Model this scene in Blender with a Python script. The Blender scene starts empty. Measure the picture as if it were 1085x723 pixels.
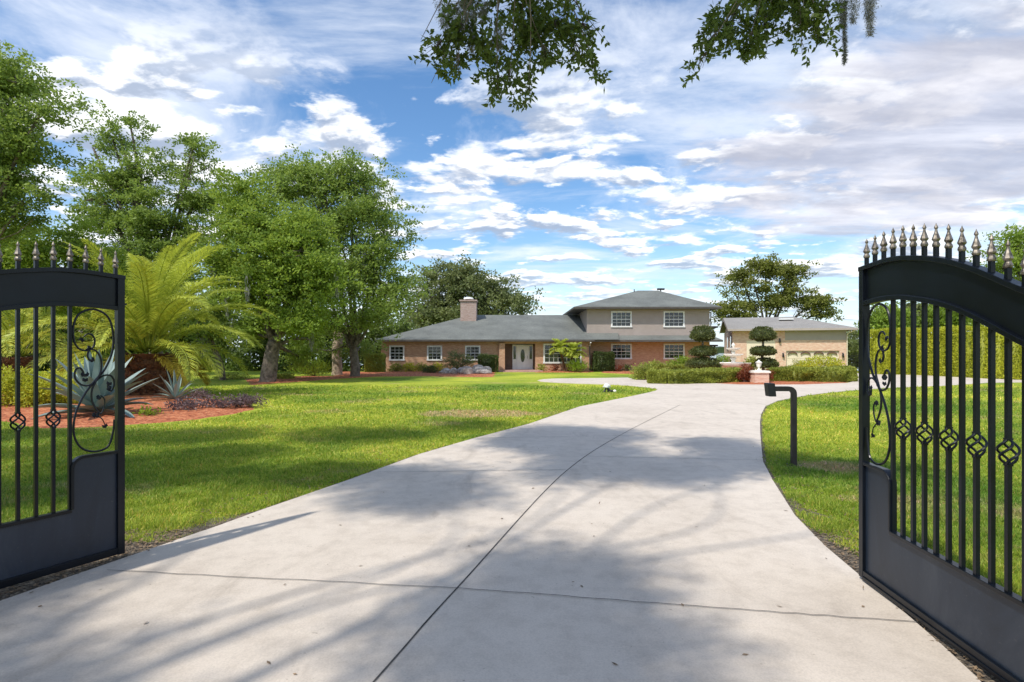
import bpy, math, random
import numpy as np
from mathutils import Vector, noise as mnoise
from mathutils.geometry import tessellate_polygon

random.seed(7)
RNG = np.random.default_rng(11)
F, HZ, CX, EYE = 600.0, 372.0, 542.5, 1.6     # survey numbers read off the photograph
C = bpy.context.scene.collection
PI = math.pi

def G(px, py):                                   # ground point under a photo pixel
    Y = F * EYE / (py - HZ)
    return ((px - CX) / F * Y, Y)
def XW(px, Y): return (px - CX) / F * Y
def ZW(py, Y): return EYE - (py - HZ) / F * Y

# ------------------------------------------------------------------ object helpers
def tag(o, label=None, cat=None, group=None, kind=None):
    if label: o['label'] = label
    if cat: o['category'] = cat
    if group: o['group'] = group
    if kind: o['kind'] = kind
    return o
def thing(name, label, cat, loc=(0, 0, 0), rotz=0, group=None):
    o = bpy.data.objects.new(name, None); C.objects.link(o)
    o.location = loc; o.rotation_euler = (0, 0, rotz)
    o.empty_display_size = .2
    return tag(o, label, cat, group)
def link(name, me, mat, parent=None):
    if mat is not None:
        for m in (mat if isinstance(mat, (list, tuple)) else [mat]): me.materials.append(m)
    o = bpy.data.objects.new(name, me); C.objects.link(o)
    if parent is not None: o.parent = parent
    return o

class MB:
    def __init__(s): s.v = []; s.f = []; s.mi = []; s.cur = 0
    def add(s, vs, fs):
        b = len(s.v); s.v += [tuple(p) for p in vs]
        s.f += [tuple(i + b for i in f) for f in fs]; s.mi += [s.cur] * len(fs)
    def box(s, x0, x1, y0, y1, z0, z1):
        vs = [(x, y, z) for x in (x0, x1) for y in (y0, y1) for z in (z0, z1)]
        s.add(vs, [(0, 1, 3, 2), (4, 6, 7, 5), (0, 4, 5, 1), (2, 3, 7, 6), (0, 2, 6, 4), (1, 5, 7, 3)])
    def prism(s, poly, z0, z1, axis='z'):
        n = len(poly)
        def P(a, b, c): return (a, b, c) if axis == 'z' else (a, c, b)
        vs = [P(x, y, z0) for x, y in poly] + [P(x, y, z1) for x, y in poly]
        tris = tessellate_polygon([[Vector((x, y, 0)) for x, y in poly]])
        fs = [tuple(t) for t in tris] + [tuple(i + n for i in t) for t in tris]
        fs += [(i, (i + 1) % n, (i + 1) % n + n, i + n) for i in range(n)]
        s.add(vs, fs)
    def tube(s, path, rad, n=8, cap=True):
        pts = [Vector(p) for p in path]
        if not hasattr(rad, '__len__'): rad = [rad] * len(pts)
        t = (pts[1] - pts[0]).normalized()
        u = t.cross(Vector((0, 0, 1)) if abs(t.z) < .9 else Vector((0, 1, 0))).normalized()
        vs = []
        for i, p in enumerate(pts):
            t = (pts[min(i + 1, len(pts) - 1)] - pts[max(i - 1, 0)]).normalized()
            u = (u - t * u.dot(t)).normalized(); w = t.cross(u)
            for k in range(n):
                a = 2 * PI * (k + .5) / n
                vs.append(p + (u * math.cos(a) + w * math.sin(a)) * rad[i])
        fs = [(i * n + k, i * n + (k + 1) % n, (i + 1) * n + (k + 1) % n, (i + 1) * n + k)
              for i in range(len(pts) - 1) for k in range(n)]
        if cap:
            fs.append(tuple(range(n - 1, -1, -1))); b = (len(pts) - 1) * n
            fs.append(tuple(range(b, b + n)))
        s.add(vs, fs)
    def lathe(s, prof, c=(0, 0, 0), n=16, wob=None):
        vs = []
        for j, (r, z) in enumerate(prof):
            for k in range(n):
                a = 2 * PI * (k + .5) / n
                rr = r * (1 if wob is None else wob(a, j))
                vs.append((c[0] + rr * math.cos(a), c[1] + rr * math.sin(a), c[2] + z))
        fs = [(i * n + k, i * n + (k + 1) % n, (i + 1) * n + (k + 1) % n, (i + 1) * n + k)
              for i in range(len(prof) - 1) for k in range(n)]
        fs.append(tuple(range(n - 1, -1, -1))); b = (len(prof) - 1) * n
        fs.append(tuple(range(b, b + n)))
        s.add(vs, fs)
    def build(s, name, mat, parent=None, smooth=False, auto=None):
        me = bpy.data.meshes.new(name); me.from_pydata(s.v, [], s.f)
        if isinstance(mat, (list, tuple)): me.polygons.foreach_set('material_index', s.mi)
        if smooth: me.polygons.foreach_set('use_smooth', [True] * len(me.polygons))
        o = link(name, me, mat, parent)
        me.update()
        return o

def catmull(P, k=6, closed=False):
    out = []; n = len(P)
    P = [np.array(p, float) for p in P]
    for i in range(n - 1):
        a, b, c, d = P[max(i - 1, 0)], P[i], P[i + 1], P[min(i + 2, n - 1)]
        for j in range(k):
            t = j / k
            out.append(.5 * ((2 * b) + (c - a) * t + (2 * a - 5 * b + 4 * c - d) * t * t + (3 * b - a - 3 * c + d) * t ** 3))
    out.append(P[-1])
    return [tuple(p) for p in out]

# ------------------------------------------------------------------ materials
def newmat(name):
    m = bpy.data.materials.new(name); m.use_nodes = True
    nt = m.node_tree; b = nt.nodes['Principled BSDF']
    return m, nt, b
def N(nt, t, **kw):
    n = nt.nodes.new(t)
    for k, v in kw.items():
        if k.startswith('i_'): n.inputs[k[2:].replace('_', ' ')].default_value = v
        else: setattr(n, k, v)
    return n
def ramp(nt, stops, interp='LINEAR'):
    r = nt.nodes.new('ShaderNodeValToRGB'); r.color_ramp.interpolation = interp
    el = r.color_ramp.elements
    while len(el) < len(stops): el.new(.5)
    for e, (p, c) in zip(el, stops):
        e.position = p; e.color = (*c, 1) if len(c) == 3 else c
    return r
def coords(nt, mode='pos'):
    if mode == 'pos': return N(nt, 'ShaderNodeNewGeometry').outputs['Position']
    return N(nt, 'ShaderNodeTexCoord').outputs['Object']
def mixc(nt, a, b, fac, blend='MIX'):
    m = nt.nodes.new('ShaderNodeMix'); m.data_type = 'RGBA'; m.blend_type = blend
    for sock, v in ((m.inputs[0], fac), (m.inputs[6], a), (m.inputs[7], b)):
        if hasattr(v, 'links') or hasattr(v, 'is_linked'): nt.links.new(v, sock)
        else: sock.default_value = (*v, 1) if isinstance(v, tuple) and len(v) == 3 else v
    return m.outputs[2]
def noise(nt, co, scale, detail=4, rough=.6, dist=0, vscale=None):
    n = N(nt, 'ShaderNodeTexNoise'); n.inputs['Scale'].default_value = scale
    n.inputs['Detail'].default_value = detail; n.inputs['Roughness'].default_value = rough
    n.inputs['Distortion'].default_value = dist
    if vscale:
        mp = N(nt, 'ShaderNodeMapping'); mp.inputs['Scale'].default_value = vscale
        nt.links.new(co, mp.inputs[0]); co = mp.outputs[0]
    nt.links.new(co, n.inputs['Vector'])
    return n.outputs[0]
def bump(nt, b, h, strength=.3, dist=.01):
    bn = N(nt, 'ShaderNodeBump'); bn.inputs['Strength'].default_value = strength
    bn.inputs['Distance'].default_value = dist
    nt.links.new(h, bn.inputs['Height']); nt.links.new(bn.outputs[0], b.inputs['Normal'])
def rough_noise(name, c1, c2, scale=3, rough=.8, bs=0, bd=.01, bscale=None, metal=0, spec=.5, detail=5, lo=.35, hi=.65, mode='pos'):
    m, nt, b = newmat(name); co = coords(nt, mode)
    r = ramp(nt, [(lo, c1), (hi, c2)]); nt.links.new(noise(nt, co, scale, detail), r.inputs[0])
    nt.links.new(r.outputs[0], b.inputs['Base Color'])
    b.inputs['Roughness'].default_value = rough; b.inputs['Metallic'].default_value = metal
    b.inputs['Specular IOR Level'].default_value = spec
    if bs: bump(nt, b, noise(nt, co, bscale or scale * 4, 5), bs, bd)
    return m

def leafmat(name, dark, light, trans=.35, tcol=None, cl=.7, rough=.55):
    """leaf: clump-scale and per-leaf colour variety, thin translucent blade"""
    m, nt, b = newmat(name); co = coords(nt)
    at = N(nt, 'ShaderNodeAttribute', attribute_name='leafv')
    n1 = noise(nt, co, cl, 2, .5)
    ma = N(nt, 'ShaderNodeMath', operation='MULTIPLY_ADD'); ma.inputs[1].default_value = .55
    nt.links.new(at.outputs['Fac'], ma.inputs[0])
    mr = N(nt, 'ShaderNodeMapRange'); mr.inputs[1].default_value = .3; mr.inputs[2].default_value = .7; mr.inputs[4].default_value = .55
    nt.links.new(n1, mr.inputs[0]); nt.links.new(mr.outputs[0], ma.inputs[2])
    col = mixc(nt, dark, light, ma.outputs[0])
    nt.links.new(col, b.inputs['Base Color']); b.inputs['Roughness'].default_value = rough
    b.inputs['Specular IOR Level'].default_value = .35
    tr = N(nt, 'ShaderNodeBsdfTranslucent')
    tc = mixc(nt, col, tcol or tuple(min(1, x * 1.6) for x in light), .6)
    nt.links.new(tc, tr.inputs[0])
    mx = N(nt, 'ShaderNodeMixShader'); mx.inputs[0].default_value = trans
    nt.links.new(b.outputs[0], mx.inputs[1]); nt.links.new(tr.outputs[0], mx.inputs[2])
    nt.links.new(mx.outputs[0], nt.nodes['Material Output'].inputs[0])
    return m

def brickmat(name, c1, c2, mortar, blend=.5, w=.215, h=.07, big=None):
    m, nt, b = newmat(name); co = coords(nt, 'obj')
    sp = N(nt, 'ShaderNodeSeparateXYZ'); nt.links.new(co, sp.inputs[0])
    ad = N(nt, 'ShaderNodeMath', operation='ADD'); nt.links.new(sp.outputs[0], ad.inputs[0]); nt.links.new(sp.outputs[1], ad.inputs[1])
    cb = N(nt, 'ShaderNodeCombineXYZ'); nt.links.new(ad.outputs[0], cb.inputs[0]); nt.links.new(sp.outputs[2], cb.inputs[1])
    br = N(nt, 'ShaderNodeTexBrick'); nt.links.new(cb.outputs[0], br.inputs['Vector'])
    br.inputs['Color1'].default_value = (*c1, 1); br.inputs['Color2'].default_value = (*c2, 1); br.inputs['Mortar'].default_value = (*mortar, 1)
    br.inputs['Scale'].default_value = 1; br.inputs['Brick Width'].default_value = w; br.inputs['Row Height'].default_value = h
    br.inputs['Mortar Size'].default_value = .008; br.inputs['Bias'].default_value = 0
    big = big or tuple(x * .55 for x in c1)
    n1 = noise(nt, cb.outputs[0], 1.0, 5, .8, 0, (3.2, 11, 1))
    r = ramp(nt, [(.42, (0, 0, 0)), (.66, (1, 1, 1))]); nt.links.new(n1, r.inputs[0])
    f = N(nt, 'ShaderNodeMath', operation='MULTIPLY'); f.inputs[1].default_value = .6; nt.links.new(r.outputs[0], f.inputs[0])
    col = mixc(nt, br.outputs[0], big, f.outputs[0])
    nt.links.new(col, b.inputs['Base Color']); b.inputs['Roughness'].default_value = .85
    bump(nt, b, br.outputs['Fac'], -.4, .01)
    return m

def lawn_color(nt, co):
    big = noise(nt, co, .22, 4, .6, .4)
    r1 = ramp(nt, [(.34, (.18, .30, .035)), (.48, (.33, .42, .045)), (.64, (.54, .59, .07))]); nt.links.new(big, r1.inputs[0])
    # dry straw patches
    dry = noise(nt, co, .55, 5, .65, .3, (.6, 1, 1))
    r2 = ramp(nt, [(.57, (0, 0, 0)), (.70, (1, 1, 1))]); nt.links.new(dry, r2.inputs[0])
    # the worn patch on the open lawn
    sp = N(nt, 'ShaderNodeVectorMath', operation='SUBTRACT'); sp.inputs[1].default_value = (-.85, 14.4, 0); nt.links.new(co, sp.inputs[0])
    sc = N(nt, 'ShaderNodeVectorMath', operation='MULTIPLY'); sc.inputs[1].default_value = (.68, 1.15, 0); nt.links.new(sp.outputs[0], sc.inputs[0])
    ln = N(nt, 'ShaderNodeVectorMath', operation='LENGTH'); nt.links.new(sc.outputs[0], ln.inputs[0])
    wob = noise(nt, co, 1.7, 5, .7)
    ad = N(nt, 'ShaderNodeMath', operation='ADD'); nt.links.new(ln.outputs['Value'], ad.inputs[0]); nt.links.new(wob, ad.inputs[1])
    r3 = ramp(nt, [(.86, (1, 1, 1)), (1.0, (0, 0, 0))])
    dv = N(nt, 'ShaderNodeMath', operation='DIVIDE'); dv.inputs[1].default_value = 1.6; nt.links.new(ad.outputs[0], dv.inputs[0])
    nt.links.new(dv.outputs[0], r3.inputs[0])
    s2 = N(nt, 'ShaderNodeVectorMath', operation='DISTANCE'); s2.inputs[1].default_value = (4.35, 7.75, 0); nt.links.new(co, s2.inputs[0])
    w2 = N(nt, 'ShaderNodeMath', operation='MULTIPLY_ADD'); w2.inputs[1].default_value = .9; nt.links.new(wob, w2.inputs[0]); nt.links.new(s2.outputs['Value'], w2.inputs[2])
    r5 = ramp(nt, [(.75, (1, 1, 1)), (1.0, (0, 0, 0))]); nt.links.new(w2.outputs[0], r5.inputs[0])
    m5 = N(nt, 'ShaderNodeMath', operation='MAXIMUM'); nt.links.new(r3.outputs[0], m5.inputs[0]); nt.links.new(r5.outputs[0], m5.inputs[1]); r3 = m5
    mxm = N(nt, 'ShaderNodeMath', operation='MAXIMUM'); nt.links.new(r2.outputs[0], mxm.inputs[0]); nt.links.new(r3.outputs[0], mxm.inputs[1])
    ml = N(nt, 'ShaderNodeMath', operation='MULTIPLY'); ml.inputs[1].default_value = .7; nt.links.new(mxm.outputs[0], ml.inputs[0])
    return mixc(nt, r1.outputs[0], (.56, .42, .22), ml.outputs[0])

def grassmat():
    m, nt, b = newmat('lawn_ground'); co = coords(nt)
    base = lawn_color(nt, co)
    fine = noise(nt, co, 9, 6, .75)
    r = ramp(nt, [(.3, (.45, .42, .42)), (.7, (1.15, 1.15, 1.1))]); nt.links.new(fine, r.inputs[0])
    nt.links.new(mixc(nt, base, r.outputs[0], 1.0, 'MULTIPLY'), b.inputs['Base Color'])
    b.inputs['Roughness'].default_value = .9; b.inputs['Specular IOR Level'].default_value = .1
    bump(nt, b, noise(nt, co, 22, 6, .8), .6, .04)
    return m
def blademat():
    m, nt, b = newmat('grass_blades'); co = coords(nt)
    base = lawn_color(nt, co)
    at = N(nt, 'ShaderNodeAttribute', attribute_name='leafv')
    r = ramp(nt, [(0, (.42, .6, .5)), (.45, (1, 1, 1)), (.86, (1.2, 1.15, 1.1)), (.93, (2.0, 1.45, 3.2)), (1, (1.5, .8, 1.2))]); nt.links.new(at.outputs['Fac'], r.inputs[0])
    col = mixc(nt, base, r.outputs[0], 1.0, 'MULTIPLY')
    nt.links.new(col, b.inputs['Base Color']); b.inputs['Roughness'].default_value = .5; b.inputs['Specular IOR Level'].default_value = .3
    tr = N(nt, 'ShaderNodeBsdfTranslucent'); nt.links.new(col, tr.inputs[0])
    mx = N(nt, 'ShaderNodeMixShader'); mx.inputs[0].default_value = .4
    nt.links.new(b.outputs[0], mx.inputs[1]); nt.links.new(tr.outputs[0], mx.inputs[2])
    nt.links.new(mx.outputs[0], nt.nodes['Material Output'].inputs[0])
    return m
def concrete():
    m, nt, b = newmat('concrete'); co = coords(nt)
    n1 = noise(nt, co, .5, 5, .65, .3); n2 = noise(nt, co, 5, 6, .75); n3 = noise(nt, co, 90, 3, .7)
    r1 = ramp(nt, [(.3, (.56, .485, .405)), (.5, (.63, .55, .463)), (.7, (.67, .59, .50))]); nt.links.new(n1, r1.inputs[0])
    r2 = ramp(nt, [(.3, (.84, .83, .82)), (.55, (1.0, 1.0, 1.0))]); nt.links.new(n2, r2.inputs[0])
    c = mixc(nt, r1.outputs[0], r2.outputs[0], 1.0, 'MULTIPLY')
    r3 = ramp(nt, [(.25, (.85, .85, .85)), (.6, (1.03, 1.03, 1.03))]); nt.links.new(n3, r3.inputs[0])
    c = mixc(nt, c, r3.outputs[0], 1.0, 'MULTIPLY')
    sk = noise(nt, co, 26, 3, .6); rk = ramp(nt, [(.70, (1, 1, 1)), (.76, (.62, .60, .57))]); nt.links.new(sk, rk.inputs[0])
    c = mixc(nt, c, rk.outputs[0], 1.0, 'MULTIPLY')
    st = noise(nt, co, 1.3, 6, .7, 1.2, (1, .35, 1))
    r4 = ramp(nt, [(.56, (1, 1, 1)), (.75, (.76, .75, .74))]); nt.links.new(st, r4.inputs[0])
    c = mixc(nt, c, r4.outputs[0], 1.0, 'MULTIPLY')
    nt.links.new(c, b.inputs['Base Color']); b.inputs['Roughness'].default_value = .85; b.inputs['Specular IOR Level'].default_value = .3
    bump(nt, b, n3, .15, .004)
    return m
def mulchmat(name, c0, c1, c2, vs=15):
    m, nt, b = newmat(name); co = coords(nt)
    v = N(nt, 'ShaderNodeTexVoronoi'); v.inputs['Scale'].default_value = vs
    mp = N(nt, 'ShaderNodeMapping'); mp.inputs['Scale'].default_value = (1, 1.5, 1); nt.links.new(co, mp.inputs[0]); nt.links.new(mp.outputs[0], v.inputs['Vector'])
    n = noise(nt, co, 1.6, 8, .8)
    sp = N(nt, 'ShaderNodeSeparateColor'); nt.links.new(v.outputs['Color'], sp.inputs[0])
    a = N(nt, 'ShaderNodeMath', operation='MULTIPLY_ADD'); a.inputs[1].default_value = .5; nt.links.new(sp.outputs[0], a.inputs[0])
    h = N(nt, 'ShaderNodeMath', operation='MULTIPLY'); h.inputs[1].default_value = .6; nt.links.new(n, h.inputs[0]); nt.links.new(h.outputs[0], a.inputs[2])
    r = ramp(nt, [(.2, c0), (.5, c1), (.85, c2)]); nt.links.new(a.outputs[0], r.inputs[0])
    nt.links.new(r.outputs[0], b.inputs['Base Color']); b.inputs['Roughness'].default_value = .95
    bump(nt, b, v.outputs['Distance'], .8, .03)
    return m
def shinglemat(name, c1, c2):
    m, nt, b = newmat(name); co = coords(nt, 'obj')
    n1 = noise(nt, co, .5, 5, .7); n2 = noise(nt, co, 9, 3, .8, 0, (1, 1, 3))
    r = ramp(nt, [(.3, c1), (.7, c2)]); nt.links.new(n1, r.inputs[0])
    r2 = ramp(nt, [(.3, (.72, .72, .72)), (.7, (1.15, 1.15, 1.15))]); nt.links.new(n2, r2.inputs[0])
    nt.links.new(mixc(nt, r.outputs[0], r2.outputs[0], 1.0, 'MULTIPLY'), b.inputs['Base Color'])
    w = N(nt, 'ShaderNodeTexWave', bands_direction='Z'); w.inputs['Scale'].default_value = 3.6; nt.links.new(co, w.inputs['Vector'])
    b.inputs['Roughness'].default_value = .9
    bump(nt, b, w.outputs['Fac'], .5, .03)
    return m

M = {}
M['lawn'] = grassmat(); M['blade'] = blademat(); M['concrete'] = concrete()
M['joint'] = rough_noise('joint_dirt', (.03, .028, .025), (.10, .09, .08), 12, .95)
M['mulch'] = mulchmat('red_mulch', (.09, .022, .012), (.40, .10, .035), (.66, .28, .13))
M['soil'] = mulchmat('leaf_litter_soil', (.03, .022, .016), (.11, .085, .06), (.30, .24, .17), 45)
M['gate'] = rough_noise('black_gate_paint', (.002, .003, .005), (.005, .008, .014), 2.2, .32, .10, .002, 24, spec=.30)
m, nt, b = newmat('black_paint_sky_reflection'); co = coords(nt, 'obj')
r = ramp(nt, [(.3, (.006, .011, .021)), (.55, (.014, .023, .040)), (.8, (.038, .048, .066))]); nt.links.new(noise(nt, co, 2.2, 7, .7, .8, (1, 1, .6)), r.inputs[0])  # reflected sky blue painted into the base colour, plus pale dust specks
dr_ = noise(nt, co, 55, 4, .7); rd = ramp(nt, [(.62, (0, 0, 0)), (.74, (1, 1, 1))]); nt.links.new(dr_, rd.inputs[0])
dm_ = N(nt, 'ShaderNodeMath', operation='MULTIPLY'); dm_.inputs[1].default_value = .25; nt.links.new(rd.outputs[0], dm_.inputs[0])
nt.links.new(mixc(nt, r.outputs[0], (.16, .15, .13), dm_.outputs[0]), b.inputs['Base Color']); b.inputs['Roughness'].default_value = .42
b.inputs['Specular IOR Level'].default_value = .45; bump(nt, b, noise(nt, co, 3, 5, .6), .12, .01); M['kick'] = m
M['tip'] = rough_noise('aged_silver', (.07, .06, .05), (.34, .30, .25), 45, .5, metal=.85, mode='obj')
M['brick'] = brickmat('tan_brick', (.50, .26, .14), (.62, .37, .22), (.54, .43, .33), big=(.30, .10, .05))
M['brick2'] = brickmat('pale_brick', (.68, .42, .30), (.82, .60, .45), (.68, .58, .48), big=(.54, .22, .13))
M['chim'] = brickmat('chimney_brick', (.42, .28, .24), (.52, .40, .36), (.42, .36, .32), big=(.22, .13, .11))
M['stucco'] = rough_noise('taupe_stucco', (.36, .30, .265), (.40, .335, .30), 1.5, .9, .2, .01, 40)
M['stucco2'] = rough_noise('beige_stucco', (.40, .345, .31), (.44, .38, .34), 1.5, .9, .2, .01, 40)
M['cream'] = rough_noise('cream_panel', (.74, .63, .47), (.80, .70, .54), 2, .7, .1, .01, 30)
M['white'] = rough_noise('white_trim', (.72, .72, .70), (.82, .82, .80), 4, .5)
M['roof'] = shinglemat('grey_shingle', (.115, .122, .112), (.20, .21, .19))
M['roof2'] = shinglemat('brown_grey_shingle', (.25, .235, .215), (.33, .31, .285))
M['fascia'] = rough_noise('dark_fascia', (.07, .06, .055), (.10, .09, .08), 4, .6)
M['woodtrim'] = rough_noise('brown_trim', (.10, .055, .035), (.16, .09, .06), 6, .6)
M['dark'] = rough_noise('dark_metal', (.012, .012, .014), (.025, .024, .026), 8, .5)
M['post'] = rough_noise('brown_black_post', (.022, .016, .014), (.045, .034, .03), 8, .5)
M['stone'] = rough_noise('cream_cast_stone', (.82, .77, .68), (.90, .86, .78), 5, .8, .3, .01, 20)
M['rock'] = rough_noise('pale_rock', (.24, .19, .16), (.50, .45, .40), 3, .9, .6, .03, 12)
M['paver'] = rough_noise('pink_step', (.42, .24, .19), (.52, .34, .28), 6, .85)
M['bark'] = rough_noise('oak_bark', (.06, .048, .038), (.22, .18, .145), 5, .95, .8, .04, 14)
M['snag'] = rough_noise('bare_snag_wood', (.26, .19, .14), (.46, .36, .28), 4, .9, .7, .03, 14)
M['palmbark'] = rough_noise('palm_boots', (.045, .018, .010), (.20, .095, .045), 9, .95, .9, .05, 22)
M['moss'] = leafmat('spanish_moss', (.13, .13, .12), (.34, .34, .30), .25, (.4, .4, .36))
m, nt, b = newmat('dark_glass'); b.inputs['Base Color'].default_value = (.012, .016, .022, 1); b.inputs['Roughness'].default_value = .06
b.inputs['Specular IOR Level'].default_value = .8; M['glass'] = m
m, nt, b = newmat('lake_water'); b.inputs['Base Color'].default_value = (.03, .07, .11, 1); b.inputs['Roughness'].default_value = .12
bump(nt, b, noise(nt, coords(nt), 1.5, 4), .3, .1); M['water'] = m
M['oak'] = leafmat('oak_leaf', (.055, .115, .024), (.32, .42, .085), .43, (.42, .54, .10), .5)
M['oakb'] = leafmat('oak_leaf_bright', (.07, .145, .020), (.34, .46, .065), .42, (.48, .58, .08), .5)
M['oakd'] = leafmat('oak_leaf_dark', (.025, .050, .012), (.095, .135, .028), .3, (.2, .28, .05), .5)
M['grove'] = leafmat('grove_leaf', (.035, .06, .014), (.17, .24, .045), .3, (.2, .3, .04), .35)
M['near'] = leafmat('near_oak_leaf', (.035, .060, .014), (.13, .175, .03), .3, (.20, .32, .03), 3)
M['olive'] = leafmat('olive_leaf', (.075, .095, .022), (.27, .28, .050), .3, (.3, .36, .05), .6)
M['far'] = leafmat('far_tree_leaf', (.075, .11, .040), (.25, .28, .10), .3, None, .5)
M['hedge'] = leafmat('hedge_leaf', (.12, .15, .025), (.40, .43, .07), .3, None, 1.2)
M['hedged'] = leafmat('dark_hedge_leaf', (.035, .055, .016), (.11, .15, .035), .2, None, 2)
M['yhedge'] = leafmat('yellow_hedge_leaf', (.27, .31, .02), (.64, .64, .06), .35, (.6, .62, .05), .8)
M['topi'] = leafmat('topiary_leaf', (.04, .06, .018), (.15, .17, .045), .2, None, 2)
M['lime'] = leafmat('lime_leaf', (.10, .17, .015), (.30, .40, .035), .35, None, 2)
M['red'] = leafmat('red_shrub_leaf', (.10, .022, .014), (.30, .09, .035), .25, None, 2)
M['purple'] = leafmat('purple_leaf', (.055, .035, .045), (.24, .17, .17), .2, None, 3)
M['frond'] = leafmat('palm_frond', (.22, .30, .035), (.62, .67, .10), .38, (.55, .58, .07), 1.0, .45)
M['frondy'] = leafmat('old_palm_frond', (.40, .34, .05), (.62, .52, .09), .38, (.7, .6, .08), 1.0, .45)
M['agave'] = leafmat('agave_leaf', (.15, .22, .20), (.32, .41, .38), .08, (.3, .4, .3), 2, .5)

# ------------------------------------------------------------------ foliage
def leaf_mesh(name, P, D, L, W, mat, parent, extra=None, vals=None, rng=RNG, S=None):
    n = len(P); P = np.asarray(P, float)
    D = D / np.maximum(1e-6, np.linalg.norm(D, axis=1, keepdims=True))
    if S is None:
        S = np.cross(D, rng.normal(size=(n, 3))); S /= np.maximum(1e-6, np.linalg.norm(S, axis=1, keepdims=True))
    L = np.broadcast_to(np.asarray(L, float).reshape(-1, 1), (n, 1)); W = np.broadcast_to(np.asarray(W, float).reshape(-1, 1), (n, 1))
    V = np.empty((n, 4, 3)); V[:, 0] = P; V[:, 1] = P + D * L * .45 + S * W * .5; V[:, 2] = P + D * L; V[:, 3] = P + D * L * .45 - S * W * .5
    if vals is None: vals = rng.random(n)
    nv = 4 * n; ev, ef = ([], []) if extra is None else extra
    V = V.reshape(-1, 3)
    if len(ev): V = np.vstack([V, np.array(ev, float)])
    me = bpy.data.meshes.new(name)
    tot = [4] * n + [len(f) for f in ef]
    loops = np.concatenate([np.arange(nv), np.array([i + nv for f in ef for i in f], int)]).astype(np.int32)
    me.vertices.add(len(V)); me.vertices.foreach_set('co', V.astype(np.float32).ravel())
    me.loops.add(len(loops)); me.loops.foreach_set('vertex_index', loops)
    me.polygons.add(len(tot)); st = np.concatenate([[0], np.cumsum(tot)[:-1]]).astype(np.int32)
    me.polygons.foreach_set('loop_start', st); 
    a = me.attributes.new('leafv', 'FLOAT', 'FACE'); vv = np.concatenate([vals, np.zeros(len(ef))]).astype(np.float32); a.data.foreach_set('value', vv)
    me.update(calc_edges=True); me.validate()
    return link(name, me, mat, parent)

def in_lobes(lobes, n, rng, bias=.45):
    """clump centres spread through ellipsoid lobes, denser toward the skin"""
    vol = np.array([l[3] * l[4] * l[5] for l in lobes]) ** .8; k = rng.choice(len(lobes), n, p=vol / vol.sum())
    d = rng.normal(size=(n, 3)); d /= np.linalg.norm(d, axis=1, keepdims=True)
    r = rng.random(n) ** bias
    L = np.array(lobes, float)[k]
    return L[:, :3] + d * r[:, None] * L[:, 3:6], k

def clump_leaves(cen, cr, per, rng, flat=.65):
    n = len(cen); crs = cr * rng.uniform(.55, 1.35, n)
    idx = np.repeat(np.arange(n), per)
    off = rng.normal(size=(len(idx), 3)) * crs[idx][:, None] * np.array([1, 1, flat]) * .6
    P = cen[idx] + off
    D = off / crs[idx][:, None] + rng.normal(size=P.shape) * .7 + np.array([0, 0, .15])
    vals = np.clip(rng.random(n)[idx] * .5 + rng.random(len(idx)) * .5, 0, 1)
    return P, D, vals

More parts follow.
